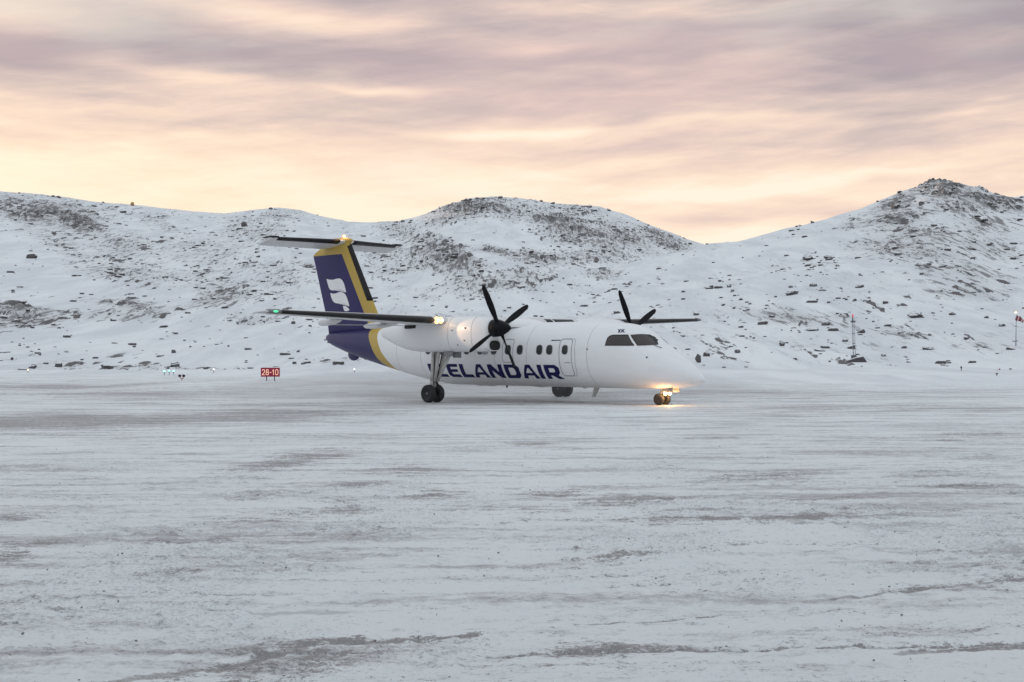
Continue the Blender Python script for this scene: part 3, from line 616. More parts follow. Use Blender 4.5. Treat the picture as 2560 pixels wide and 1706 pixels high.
for sd in (1, -1):
    polys = []; x = 0
    for c, a in zip(word, adv):
        wdt, pl = let(c)
        for p in pl:
            q = []
            for (px, pz) in p:
                s = 13.72 - (x + px) / tot * (13.72 - 6.02) if sd == 1 else 6.02 + (x + px) / tot * (13.72 - 6.02)
                q.append((s, .955 + pz * .565))
            polys.append(q)
        x += a
    on_skin('airline_lettering', polys, M['navy'], plane, .008, sd, .06)
    # registration letters over the cockpit and the small line by the door
    def skewtxt(s0, z0, h, glyphs, dirn):
        out = []; x = 0
        for g in glyphs:
            for (x0, z0_, x1, z1_, th) in g[1]:
                A_, B_ = Vector(((x + x0) * 1.2, z0_)), Vector(((x + x1) * 1.2, z1_)); t = (B_ - A_).normalized(); n = Vector((-t.y, t.x)) * th / 2
                out.append([(s0 - dirn * p.x * h + .8 * p.y * h, z0 + p.y * h) for p in (A_ + n, B_ + n, B_ - n, A_ - n)])
            x += g[0]
        return out
    X_ = (.95, [(0, 0, .6, 1, .3), (0, 1, .22, .62, .3), (.36, .38, .6, 0, .3)]); K_ = (.95, [(0, 0, 0, 1, .3), (.12, .45, .6, 1, .3), (.22, .55, .65, 0, .3)])
    on_skin('registration_letters', skewtxt(3.31 if sd == 1 else 3.02, 2.775, .13, [X_, K_], sd), M['navy'], plane, .008, sd, .05)
    bar = lambda w: (w + .25, [(0, .5, w, .5, .9)])
    on_skin('small_marking', [rrect(6.355, 6.47, 2.474, 2.516, .008)] + [rrect(6.36 - .072 * k - .074, 6.36 - .072 * k, 2.478 + .004 * (k % 2), 2.512, .006) for k in range(5)], M['navy'], plane, .008, sd, .05)
    on_skin('sensor_plate', [rrect(4.50, 4.56, 2.11, 2.17, .02)], M['dark'], plane, .008, sd, .05)
    on_skin('sensor_plate', [rrect(1.86, 1.92, 1.80, 1.86, .02)], M['dark'], plane, .008, sd, .05)
    # cockpit glazing
    side_pane = [(3.69, 2.29), (3.66, 2.57), (3.60, 2.645), (3.48, 2.675), (2.87, 2.68), (2.47, 2.285)]
    front_pane = [(2.76, 2.68), (2.50, 2.69), (2.345, 2.675), (2.15, 2.55), (1.96, 2.395), (1.83, 2.315), (2.05, 2.295), (2.35, 2.28)]
    if sd == -1: front_pane = [(2.77, 2.66), (2.60, 2.62), (2.45, 2.54), (2.30, 2.46), (2.18, 2.38), (2.12, 2.33), (2.15, 2.30), (2.35, 2.28)]
    o = on_skin('cockpit_window', [side_pane], M['cockpit_glass'], plane, .010, sd, .06)
    on_skin('window_frame', strip(side_pane, .035), M['black_rubber'], o, .013, sd, .05)
    o = on_skin('windscreen', [front_pane], M['cockpit_glass'], plane, .016, sd, .03)
    on_skin('window_frame', strip(front_pane, .026), M['black_rubber'], o, .020, sd, .03)
    if sd == 1: w_ = MB().tube([L(1.93, .50 * sd, 2.33), L(1.72, .47 * sd, 2.235), L(1.60, .40 * sd, 2.20)], .012, 6); w_.build('wiper', M['dark'], plane)
# belly items
mb = MB(); mb.loft([[L(5.28, .03, .62), L(5.02, .03, .62), L(5.02, -.03, .62), L(5.28, -.03, .62)], [L(5.40, .015, .22), L(5.24, .015, .22), L(5.24, -.015, .22), L(5.40, -.015, .22)]], smooth=False); mb.build('blade_antenna', M['gear'], plane)
for s, l in ((8.1, .35), (11.0, .4), (11.6, .3), (5.7, .14)):
    MB().ball(L(s, .1, .615), (l, .09, .05)).build('belly_fairing', M['white_dirty'], plane)
MB().loft([[L(10.2, .012, .62), L(10.05, .012, .62), L(10.05, -.012, .62), L(10.2, -.012, .62)], [L(10.16, .006, .50), L(10.12, .006, .50), L(10.12, -.006, .50), L(10.16, -.006, .50)]], smooth=False).build('belly_antenna', M['dark'], plane)
MB().ball(L(20.22, 0, 1.90), (.42, .12, .30)).build('tail_bumper', M['navy_tail'], plane)
# ---- fin
def foil(n=28):
    xs = [.5 * (1 - math.cos(math.pi * i / n)) for i in range(n + 1)]
    yt = [5 * (.2969 * math.sqrt(x) - .1260 * x - .3516 * x * x + .2843 * x ** 3 - .1030 * x ** 4) for x in xs]
    return xs, yt
FX, FY = foil()
def foil_ring(le, te, t, camber=0.0, nose=None):
    """list of (chordwise fraction pos, thickness offset) -> closed ring of (s, dz); cut to the front part if nose is given"""
    up, lo = [], []
    for x, y in zip(FX, FY):
        if nose and x > nose: break
        cz = camber * 4 * x * (1 - x)
        up.append((le + (te - le) * x, cz + y * t * 2)); lo.append((le + (te - le) * x, cz - y * t * 2))
    return up[::-1] + lo[1:]
fin_tab = [(2.75, 17.75, 22.08, .40), (3.32, 18.19, 22.17, .38), (4.05, 18.61, 22.40, .36), (5.0, 19.16, 22.72, .33), (6.0, 19.74, 23.05, .30), (6.55, 20.06, 23.24, .29), (6.72, 20.16, 23.29, .28), (6.88, 20.25, 23.08, .28), (7.02, 20.33, 22.75, .28), (7.14, 20.40, 22.3, .28), (7.26, 20.47, 21.9, .26)]
fin = MB().loft([[L(p[0], p[1], z) for p in foil_ring(le, te, t / 2)] for z, le, te, t in fin_tab]).build('tail_fin', M['fin'], plane)
bt = [(z, 18.61 + (z - 4.05) * .5787, 22.40 + (z - 4.05) * .325, .36 - (z - 4.05) * .024) for z in np.linspace(4.42, 7.16, 8)]
MB().loft([[L(p[0] - .012, p[1] * 1.04, z) for p in foil_ring(le, te, t / 2 + .004, nose=.105)] for z, le, te, t in bt]).build('deicing_boot', M['black_rubber'], fin)
MB().loft([[L(s, .20 * r * math.cos(a), 7.33 + .16 * r * math.sin(a)) for a in [2 * math.pi * k / 20 for k in range(20)]] for s, r in [(20.30, .05), (20.36, .4), (20.5, .7), (20.75, .95), (21.2, 1.0), (21.8, .9), (22.4, .6), (22.75, .2)]]).build('fin_cap', M['yellow'], fin)
def fin_half(s, z):
    k = [f[0] for f in fin_tab]; le, te, t = (float(np.interp(z, k, [f[i] for f in fin_tab])) for i in (1, 2, 3))
    x = min(max((s - le) / (te - le), 0), 1); return t * float(np.interp(x, FX, FY))
def cpx(x, y, c=.13):
    px, py = 640 + x / 3.337, 560 + y / 3.337; u, v = unrot(px, py); dx, dz = u / F, -v / F
    f0, f1 = math.cos(TH), -math.sin(TH); s0, s1 = -math.sin(TH), -math.cos(TH)
    t = (c + NX * s0 + NY * s1) / (dx * s0 + s1); return (-((dx * t - NX) * f0 + (t - NY) * f1), H + dz * t)
emb = [[(580, 462), (600, 470), (640, 473), (670, 463), (700, 460), (720, 472), (738, 502), (750, 545), (758, 580), (740, 565), (710, 550), (680, 552), (640, 562), (612, 556), (600, 535), (588, 495)],
       [(612, 571), (640, 580), (670, 575), (700, 563), (730, 568), (752, 587), (765, 615), (778, 655), (786, 688), (770, 672), (740, 657), (710, 655), (680, 660), (655, 656), (635, 640), (622, 612)],
       [(727, 675), (748, 677), (768, 686), (783, 701), (784, 711), (772, 720), (740, 720), (733, 700)]]
for sd in (1, -1):
    bm = bmesh.new()
    for i_, poly in enumerate(emb):
        poly = [q for j in range(len(poly)) for q in ((poly[j][0] * .8 + poly[j - 1][0] * .2, poly[j][1] * .8 + poly[j - 1][1] * .2), (poly[j][0] * .8 + poly[(j + 1) % len(poly)][0] * .2, poly[j][1] * .8 + poly[(j + 1) % len(poly)][1] * .2))]
        bm.faces.new([bm.verts.new(cpx(p[0], p[1] + (-5, 4, 9)[i_]) + (0,)) for p in poly])
    bmesh.ops.triangulate(bm, faces=bm.faces[:])
    for i in range(26):
        bmesh.ops.bisect_plane(bm, geom=bm.verts[:] + bm.edges[:] + bm.faces[:], plane_co=(20.2 + .09 * i, 0, 0), plane_no=(1, 0, 0), dist=1e-5)
    for v in bm.verts: v.co = L(v.co.x, (fin_half(v.co.x, v.co.y) + .008) * sd, v.co.y)
    bmesh.ops.recalc_face_normals(bm, faces=bm.faces)
    me = bpy.data.meshes.new('tail_emblem'); bm.to_mesh(me); bm.free(); obj('tail_emblem', me, M['white'], fin)
bc = MB(); bc.lathe(L(20.95, 0, 7.44), (0, 0, 1), [(0, .085), (.09, .085), (.16, .06), (.19, .01)], 16, 0); bcn = bc.build('beacon_light', M['beacon_red'], plane)
MB().ball(L(20.90, .02, 7.545), .062).build('lit_core', M['beacon_hot'], bcn)
pl_ = bpy.data.lights.new('beacon_lamp', 'POINT'); pl_.energy = 6; pl_.color = (1, .45, .12); pl_.shadow_soft_size = .05
bl = bpy.data.objects.new('beacon_lamp', pl_); C.objects.link(bl); bl.parent = plane; bl.location = L(20.72, .18, 7.68)
# ---- tailplane (one piece with its elevators, boots and tip horns)
tp = MB(); rg = []
for y in np.linspace(-3.96, 3.96, 23):
    k = abs(y) / 3.96; le, te, t = 20.62 + .72 * k, 22.35 + .02 * k, .23 - .08 * k
    rg.append([L(p[0], y, 7.30 + p[1] - .30 * ((p[0] - le) / (te - le)) ** 1.3) for p in foil_ring(le, te, t / 2)])
tailplane = tp.loft(rg).build('tailplane', M['white_dirty'], plane)
for sd in (1, -1):
    rb = []
    for y in np.linspace(.42, 3.62, 9):
        k = y / 3.96; le, te, t = 20.62 + .72 * k, 22.35 + .02 * k, .23 - .08 * k
        rb.append([L(p[0] - .012, y * sd, 7.30 + p[1] * 1.12 - .30 * max((p[0] - le) / (te - le), 0) ** 1.3) for p in foil_ring(le, te, t / 2 + .006, nose=.17)])
    MB().loft(rb).build('deicing_boot', M['black_rubber'], tailplane)
    rh = []
    for y in (3.63, 3.75, 3.92, 3.98):
        w = 1.0 if y < 3.95 else .5
        rh.append([L(21.10 + .5 + a * .40, y * sd, 7.345 + zz * .055 * w) for a, zz in ((-1.1, 0), (-1, .7), (-.6, 1), (.4, .8), (1, .2), (1, -.5), (.2, -.9), (-.7, -.9), (-1, -.6))])
    MB().loft(rh).build('elevator_horn', M['black_rubber'], tailplane)
# ---- wings
def wing_at(y):
    if y <= 4.0: return 9.15, 11.75, .40, 3.27
    k = (y - 4.0) / 8.92; return 9.15 + .08 * k, 11.75 - 1.42 * k, .40 - .235 * k, 3.27 + .255 * k
for sd in (1, -1):
    rg = []
    for y in list(np.linspace(.6, 4, 8)) + list(np.linspace(4.4, 12.6, 18)) + [12.75, 12.86, 12.92]:
        le, te, t, z = wing_at(y); cut = max(0, (y - 12.6) / .32); le += .22 * cut ** 2; te -= .25 * cut ** 2; t *= (1 - .75 * cut ** 2)
        rg.append([L(p[0], y * sd, z + p[1] - .04 * ((p[0] - le) / (te - le))) for p in foil_ring(le, te, t / 2, .018)])
    wing = MB().loft(rg).build('wing', M['white_dirty'], plane)
    for a, b in ((5.12, 12.40), (1.45, 3.25)):
        segs = [(a, b)] if a > 4 else [(1.45, 1.85), (1.98, 3.25)]
        for a_, b_ in segs:
            rb = []
            for y in np.linspace(a_, b_, 14):
                le, te, t, z = wing_at(y)
                rb.append([L(p[0] - .012, y * sd, z + p[1] * 1.03 - .04 * max((p[0] - le) / (te - le), 0)) for p in foil_ring(le, te, t / 2 + .007, .018, nose=.095)])
            MB().loft(rb).build('deicing_boot', M['black_rubber'], wing)
    for y, s0, s1 in ((5.85, 10.4, 12.55), (8.8, 10.3, 11.75)):
        le, te, t, z = wing_at(y)
        pf = [(0, .02), (.12, .5), (.3, .85), (.55, 1), (.8, .92), (.93, .65), (1, .12)]
        MB().loft([[L(s0 + (s1 - s0) * a, (y + .11 * r * math.cos(q)) * sd, z - .14 - .10 * a + .135 * r * math.sin(q)) for q in [2 * math.pi * k / 16 for k in range(16)]] for a, r in pf]).build('flap_fairing', M['white_dirty'], wing)
    MB().box(L(11.3, 6.7 * sd, 3.12), (.5, 3.4, .02), rot=Matrix.Rotation(0, 3, 'Z')).build('flap_panel', M['gear'], wing)
    # tip lamp: clear fairing with a coloured lens
    le, te, t, z = wing_at(12.55)
    rb = [[L(p[0] - .014, y * sd, wing_at(y)[3] + p[1] * 1.05) for p in foil_ring(wing_at(y)[0] + .22 * max(0, (y - 12.6) / .32) ** 2, te, wing_at(y)[2] / 2 * (1 - .5 * max(0, (y - 12.6) / .32) ** 2) + .006, .018, nose=.2)] for y in (12.42, 12.6, 12.75, 12.86)]
    cap = MB().loft(rb).build('tip_light_cover', M['metal'], wing)
    if sd == 1: MB().ball(L(9.235, 12.66, z + .01), (.05, .11, .045)).build('nav_light', M['green_lens'], cap)
    if sd == 1:
        # twin landing lamps set in the leading edge beside the nacelle
        o = MB()
        le, te, t, z = wing_at(4.9)
        for y, r in ((4.95, .145), (4.73, .125)): o.ball(L(9.19, y, z + .0), (.10, .105, r))
        lamp_o = o.build('landing_lamp', M['warm_lens'], wing)
        o = MB()
        for y, r in ((4.95, .08), (4.73, .06)): o.ball(L(9.12, y, z), (.05, .055, r))
        o.build('bulb', M['hot_lens'], lamp_o)
        sp = bpy.data.lights.new('landing_lamp_beam', 'SPOT'); sp.energy = 42; sp.color = (1, .62, .36); sp.spot_size = R(46); sp.spot_blend = .35; sp.shadow_soft_size = .06
        so = bpy.data.objects.new('landing_lamp_beam', sp); C.objects.link(so); so.parent = plane; so.location = L(8.95, 5.45, z - .02)
        so.rotation_euler = (Vector(L(8.95, 5.45, z)) - Vector(L(7.93, 4.52, 2.88))).to_track_quat('Z', 'Y').to_euler()
# wing centre fairing on the roof
MB().loft([[L(s, .95 * r * math.cos(a), 3.05 + (.42 * r) * math.sin(a)) for a in [math.pi * k / 18 for k in range(19)]] for s, r in [(7.6, .05), (8.0, .45), (8.6, .78), (9.1, .95), (10, 1), (11.2, .97), (12.2, .8), (13.2, .5), (14.0, .08)]], closed=False, cap0=False, cap1=False).build('wing_fairing', M['white'], plane)
# ---- nacelles, propellers, main gear
def nacelle_sec(s):
    tab = np.array([(7.02, 3.30, 2.10, .40), (7.3, 3.38, 2.06, .47), (7.8, 3.43, 2.05, .53), (8.6, 3.45, 2.05, .58), (9.6, 3.47, 2.04, .60), (10.6, 3.46, 2.04, .60), (11.4, 3.42, 2.07, .58), (12.1, 3.33, 2.20, .53), (12.8, 3.20, 2.42, .44), (13.2, 3.07, 2.57, .33), (13.45, 2.94, 2.68, .19), (13.52, 2.86, 2.74, .06)])
    return [float(pchip(s, tab[:, 0], tab[:, k])) for k in (1, 2, 3)]
YN = 3.95
def build_nacelle(sd):
    rg = []
    for s in list(np.linspace(7.02, 7.8, 8)) + list(np.linspace(8, 12, 18)) + list(np.linspace(12.1, 13.52, 18)):
        zt, zb, hw = nacelle_sec(s); zc, hh = (zt + zb) / 2, (zt - zb) / 2; ring = []
        for k in range(48):
            a = 2 * math.pi * k / 48; ca, sa = math.cos(a), math.sin(a); e = 2 / 2.5
            ring.append(L(s, YN * sd + hw * math.copysign(abs(ca) ** e, ca), zc + hh * math.copysign(abs(sa) ** e, sa)))
        rg.append(ring)
    n = MB().loft(rg).build('engine_nacelle', M['white'], plane)
    # chin intake: rounded lip with a shallow mouth, its inner shade painted black
    mo = MB(); mo.loft([[L(s, YN * sd + hw * k * math.copysign(abs(math.cos(a)) ** .75, math.cos(a)), 2.30 + hh * k * math.copysign(abs(math.sin(a)) ** .75, math.sin(a))) for a in [2 * math.pi * j / 32 for j in range(32)]] for s, k, hw, hh in [(7.35, 1.12, .30, .20), (7.02, 1.12, .30, .20), (6.96, 1.06, .30, .20), (6.97, 1.0, .30, .19)]], cap0=False, cap1=False)
    lip = mo.build('intake_lip', M['white_dirty'], n)
    MB().loft([[L(s, YN * sd + .295 * k * math.copysign(abs(math.cos(a)) ** .75, math.cos(a)), 2.30 + .185 * k * math.copysign(abs(math.sin(a)) ** .75, math.sin(a))) for a in [2 * math.pi * j / 32 for j in range(32)]] for s, k in [(6.99, 1), (7.015, .98), (7.017, .5)]], cap0=False).build('intake_mouth', M['dark'], n)
    MB().ball(L(7.5, YN * sd + .02, 2.03), (.16, .08, .10)).build('drain_mast', M['seam'], n)
    # exhaust on the outer flank and wing-root slots
    ex = MB().loft([[L(s, YN * sd + (.52 + o_) * sd, 3.06 + .10 * math.sin(a)) if False else L(s, YN * sd + (.50 + o_ + .07 * math.cos(a)) * sd, 3.06 + .075 * math.sin(a)) for a in [2 * math.pi * k / 14 for k in range(14)]] for s, o_ in [(10.9, .03), (11.5, .07)]]); ex.build('exhaust_pipe', M['dark'], n)
    for s, z in ((8.05, 2.98), (8.75, 2.9), (8.1, 2.5), (8.45, 2.32)):
        zt, zb, hw = nacelle_sec(s); MB().box(L(s, YN * sd + sd * (hw + .002), z), (.05, .03, .07 if s < 8.07 else .04), bev=.008).build('vent', M['dark'], n)
    for pts in ([(7.75, 0), (7.75, 1)], [(9.0, 0), (9.0, 1)]):
        s = pts[0][0]; zt, zb, hw = nacelle_sec(s); zc, hh = (zt + zb) / 2, (zt - zb) / 2; e = 2 / 2.5
        path = [L(s, YN * sd + sd * (hw + .002) * abs(math.cos(a)) ** e, zc + (hh + .002) * math.copysign(abs(math.sin(a)) ** e, math.sin(a))) for a in np.linspace(-1.4, 1.3, 22)]
        MB().tube(path, .006, 5).build('panel_seam', M['seam'], n)
def build_prop(sd, phase):
    pr = empty('propeller', L(6.72 if sd == 1 else 6.60, 3.95 if sd == 1 else -4.06, 2.97)); pr.parent = plane
    sp = MB(); sp.lathe((-.30, 0, 0), (1, 0, 0), [(0, .30), (.02, .345), (.24, .335), (.42, .29), (.60, .22), (.76, .14), (.86, .07), (.90, .01)], 40); sp.build('spinner', M['prop_black'], pr)
    for k in range(4):
        a0 = R(phase + 90 * k); er = Vector((0, -math.cos(a0), math.sin(a0))); et = Vector((0, math.sin(a0), math.cos(a0))); ax = Vector((1, 0, 0)); rings = []
        for r, ch, tk, tw in [(.22, .17, .15, 62), (.34, .17, .13, 60), (.5, .20, .075, 55), (.75, .265, .05, 47), (1.05, .30, .040, 40), (1.4, .29, .030, 33), (1.7, .25, .022, 29), (1.88, .20, .016, 27), (1.96, .12, .010, 26), (1.98, .05, .006, 26)]:
            r = r if r < .4 else .4 + (r - .4) * .925; tw = R(tw - 12); d = et * math.cos(tw) + ax * math.sin(tw); nrm = ax * math.cos(tw) - et * math.sin(tw); ring = []
            for j in range(14):
                q = 2 * math.pi * j / 14; ring.append(er * r + d * (ch * .42 * math.cos(q)) + nrm * (tk / 2 * math.sin(q) * (1 + .35 * math.cos(q))))
            rings.append(ring)
        MB().loft(rings).build('blade', M['prop_black'], pr)
def wheel(gp, s, y, r, w, rimf=.56):
    wh = MB()
    wh.lathe(L(s, y, r), (0, 1, 0), [(-w / 2 * .70, r * rimf), (-w / 2 * .92, r * (rimf + .08)), (-w / 2, r * .78), (-w / 2 * .90, r * .92), (-w / 2 * .62, r * .985), (0, r), (w / 2 * .62, r * .985), (w / 2 * .90, r * .92), (w / 2, r * .78), (w / 2 * .92, r * (rimf + .08)), (w / 2 * .70, r * rimf)], 40)
    t = wh.build('tyre', M['tyre'], gp)
    h = MB(); h.lathe(L(s, y, r), (0, 1, 0), [(-w * .30, .01), (-w * .30, r * .16), (-w * .22, r * .20), (-w * .22, r * .46), (-w * .34, r * .50), (-w * .33, r * .57), (w * .33, r * .57), (w * .34, r * .50), (w * .22, r * .46), (w * .22, r * .20), (w * .30, r * .16), (w * .30, .01)], 32, smooth=False)
    for k in range(8):
        a = 2 * math.pi * k / 8; h.box(L(s + r * .33 * math.cos(a), y, r + r * .33 * math.sin(a)), (.03, w * .50, .03))
    h.build('rim', M['rim'], gp)
def build_main(sd):
    g = empty('main_landing_gear', L(10.5, YN * sd, 0)); g.parent = plane; g.matrix_parent_inverse = Matrix.Identity(4)
    gp = g; off = Vector(L(10.5, YN * sd, 0))
    objs = []
    before = set(o.name for o in C.objects)
    y0 = YN * sd
    wheel(g, 10.50, y0 + .23 * sd, .365, .25); wheel(g, 10.50, y0 - .23 * sd, .365, .25)
    leg = MB(); leg.tube([L(10.38, y0, 2.15), L(10.45, y0, 1.2), L(10.47, y0, .86)], [.12, .125, .13], 16); leg.tube([L(10.47, y0, .88), L(10.48, y0, .62)], .135, 16); leg.tube([L(10.48, y0, .70), L(10.50, y0, .36)], .075, 12); leg.build('oleo_leg', M['gear'], g)
    MB().tube([L(10.5, y0 - .34, .365), L(10.5, y0 + .34, .365)], .05, 12).build('axle', M['metal'], g)
    b = MB(); b.tube([L(9.96, y0 + .16 * sd, 2.10), L(10.30, y0 + .05 * sd, .86)], [.075, .065], 10); b.tube([L(9.96, y0 - .18 * sd, 2.10), L(10.30, y0 - .06 * sd, .86)], [.07, .065], 10); b.build('side_brace', M['gear'], g)
    b = MB(); b.tube([L(9.25, y0 + .12 * sd, 2.08), L(10.22, y0, .84)], [.05, .045], 10); b.tube([L(9.62, y0 - .12 * sd, 2.10), L(10.25, y0 - .02, .84)], [.06, .055], 10); b.build('drag_strut', M['gear'], g)
    b = MB(); b.tube([L(10.28, y0, .84), L(10.10, y0, .66), L(10.36, y0, .42)], .035, 8); b.build('torque_link', M['dark'], g)
    b = MB(); b.box(L(9.30, y0 + .26 * sd, 1.97), (.50, .03, .20), bev=.01); b.box(L(9.36, y0 - .28 * sd, 1.93), (.46, .03, .24), bev=.01); b.build('gear_door', M['metal'], g)
    b = MB(); b.tube([L(10.30, y0 + .10 * sd, 2.0), L(10.32, y0 + .10 * sd, 1.1), L(10.36, y0 + .08 * sd, .7)], .018, 6); b.tube([L(10.0, y0 - .05, 2.0), L(10.24, y0 - .03, 1.0), L(10.4, y0 - .1, .6)], .02, 6); b.build('brake_hose', M['dark'], g)
    for o in C.objects:
        if o.name not in before: o.location = o.location - off
for sd, ph in ((1, 61.0), (-1, 62.0)):
    build_nacelle(sd); build_prop(sd, ph); build_main(sd)
# mirrored phase for the far propeller is seen from the same side, so the blade angles agree
# ---- nose gear
NG = 1.90
ng = empty('nose_landing_gear', L(NG, 0, 0)); ng.parent = plane
before = set(o.name for o in C.objects)
wheel(ng, NG, .20, .225, .16); wheel(ng, NG, -.20, .225, .16)
MB().tube([L(NG - .02, 0, .75), L(NG, 0, .45), L(NG, 0, .22)], [.075, .07, .06], 14).build('nose_strut', M['gear'], ng)
MB().tube([L(NG, -.24, .225), L(NG, .24, .225)], .04, 12).build('axle', M['metal'], ng)
b = MB(); b.tube([L(NG - .05, .07, .60), L(NG - .28, 0, .44), L(NG - .06, 0, .27)], .022, 8); b.tube([L(NG - .45, .05, .70), L(NG - .05, .03, .42)], .028, 8); b.build('torque_link', M['metal'], ng)
b = MB(); b.box(L(NG - .42, .21, .60), (.50, .02, .20), bev=.008); b.box(L(NG - .42, -.21, .60), (.50, .02, .20), bev=.008); b.build('gear_door', M['metal'], ng)
b = MB(); b.tube([L(NG - .12, -.2, .50), L(NG - .12, .2, .50)], .02, 8); b.build('lamp_bar', M['metal'], ng)
for y in (.15, -.13):
    b = MB(); b.lathe(L(NG - .20, y, .47), (1, 0, 0), [(0, .02), (-.0, .075), (.06, .085), (.075, .08), (.085, .01)], 18); lo = b.build('taxi_lamp', M['metal'], ng)
    MB().ball(L(NG - .27, y, .47), (.05, .088, .088)).build('lamp_lens', M['hot_lens'], lo)
off = Vector(L(NG, 0, 0))
for o in C.objects:
    if o.name not in before and o.parent == ng: o.location = o.location - off
    elif o.name not in before and o.parent and o.parent.parent == ng: pass
for nm, loc, e, col in (('taxi_lamp_light', L(NG - .36, .26, .36), 9, (1, .52, .20)), ('taxi_lamp_light', L(NG - .33, -.03, .36), 13, (1, .52, .20)), ('taxi_lamp_light', L(NG - .16, .38, .42), 5, (1, .52, .20))):
    q = bpy.data.lights.new(nm, 'POINT'); q.energy = e; q.color = col; q.shadow_soft_size = .05
    qo = bpy.data.objects.new(nm, q); C.objects.link(qo); qo.parent = plane; qo.location = loc

# ------------------------------------------------------------------ airfield furniture
def stand_at(px, py):
    """foot of a thing seen at a photo point: on the apron if in front of its edge, else on the snowfield"""
    x, y = ground_xy(px, py)
    if py > YH + 60 and y < edge_depth(x / y): return Vector((x, y, -.006))
    return terrain_at(px, py)
M['sign_red'] = paint('red_sign_panel', (.33, .008, .05), .4, grime=.05)
M['sign_yellow'] = glow('lit_sign_digits', (1.0, .60, .42), .50)
M['post'] = paint('dark_post', (.05, .035, .045), .5)
M['orange_paint'] = paint('orange_paint', (.50, .15, .06), .5)
M['mast'] = paint('weathered_mast_steel', (.13, .125, .14), .6, .3)
M['mast_light'] = paint('pale_mast_steel', (.33, .33, .35), .6, .2)
M['concrete'] = paint('dark_concrete', (.085, .078, .085), .8, grime=.2)
M['snow_cap'] = paint('snow_cap', (.80, .81, .83), .8, grime=.02)
M['sock_red'] = paint('windsock_red', (.20, .03, .045), .8); M['sock_white'] = paint('windsock_white', (.60, .45, .43), .8)
# runway sign
p = stand_at(676, 953); k = p.y / F
sg = empty('runway_sign', p, math.atan2(-p.x, p.y) if False else 0.0); tag(sg, 'red runway sign reading 28-10 on two short dark posts in the snow', 'sign')
W_, H_ = 47 * k, 22.5 * k; z0 = 11 * k
o = MB().box((0, 0, z0 + H_ / 2), (W_, .16, H_), bev=.012).build('sign_panel', M['sign_red'], sg)
for sx in (-.20, .22):
    MB().box((sx * W_, 0, z0 / 2 - .04), (.06, .06, z0 + .08)).build('post', M['post'], sg)
def digits(txt, h, w, th):
    def loop(y0, y1, i=0.0):
        q = [(.28, y0), (.72, y0), (1 - i, y0 + .16), (1 - i, y1 - .16), (.72, y1), (.28, y1), (i, y1 - .16), (i, y0 + .16)]
        return [(q[j], q[(j + 1) % 8]) for j in range(8)]
    segs = {'2': [((0, .80), (.28, 1)), ((.28, 1), (.72, 1)), ((.72, 1), (1, .82)), ((1, .82), (1, .62)), ((1, .62), (0, .05)), ((0, 0), (1, 0))], '8': loop(0, .50) + loop(.50, 1, .10), '-': [((.1, .45), (.9, .45))], '1': [((.5, 0), (.5, 1)), ((.05, .74), (.5, 1))], '0': loop(0, 1)}
    out = []; x = 0
    for c in txt:
        ww = w * (.6 if c in '1-' else 1)
        for (a, b_) in segs[c]:
            A_ = Vector((x + a[0] * ww, a[1] * h)); B_ = Vector((x + b_[0] * ww, b_[1] * h)); t = (B_ - A_).normalized(); n = Vector((-t.y, t.x)) * th / 2; e = t * th / 2
            out.append([A_ - e + n, B_ + e + n, B_ + e - n, A_ - e - n])
        x += ww + th * 2.3
    return out, x - th * 2.3
qs, wt = digits('28-10', .345, .165, .038); mb = MB()
for i, q in enumerate(qs):
    yy = -.082 - .0008 * (i % 40); mb.add([(v.x - wt / 2, yy, z0 + H_ / 2 - .172 + v.y) for v in q], [[0, 1, 2, 3]])
mb.build('sign_digits', M['sign_yellow'], sg)
# elevated lights
def edge_lamp(px, py, h, mat, label, r=.055, group=None, post=True):
    p = terrain_at(px, py); e = empty('airfield_light', p); tag(e, label, 'light', group)
    m = MB(); m.tube([(0, 0, -.1), (0, 0, h - r)], .022, 8); r *= .8; m.lathe((0, 0, h - r * 1.6), (0, 0, 1), [(0, .02), (.01, r * .9), (r * .8, r)], 14); m.build('lamp_post', M['post'], e)
    MB().ball((0, 0, h), r).build('lens', mat, e); return e
edge_lamp(70, 934, .30, M['orange_lens'], 'small warm lamp glowing at the left end of the snow edge', .062)
edge_lamp(534, 934, .34, M['white_lens'], 'small white lamp on the snow bank left of the red sign', .065)
edge_lamp(886, 933, .30, M['white_lens'], 'small pale lamp on the snow beneath the aircraft tail', .06)
g3 = 'green runway lamps left of the red sign'
edge_lamp(411, 943, .30, M['green_hot'], 'leftmost of three green lamps by the snowy apron edge', .085, g3)
edge_lamp(423, 947, .34, M['green_hot'], 'middle and lowest of three green lamps by the snowy apron edge', .10, g3)
edge_lamp(434, 942, .32, M['green_hot'], 'rightmost of three green lamps, next to the twin dark lamp', .085, g3)
p = stand_at(455, 951); e = empty('guard_light', p); tag(e, 'twin dark lamp heads on a forked orange stand beside the green lamps', 'light')
MB().tube([(0, 0, -.1), (0, 0, .12), (-.0, 0, .14)], .03, 8).tube([(-.13, 0, .22), (-.09, 0, .14), (.09, 0, .14), (.13, 0, .22)], .025, 8).build('forked_stand', M['orange_paint'], e)
for sx in (-.135, .135):
    MB().lathe((sx, .08, .31), (0, -1, 0), [(0, .03), (.02, .085), (.14, .095), (.20, .10), (.201, .085), (.16, .07), (.15, .01)], 18).build('lamp_head', M['post'], e)
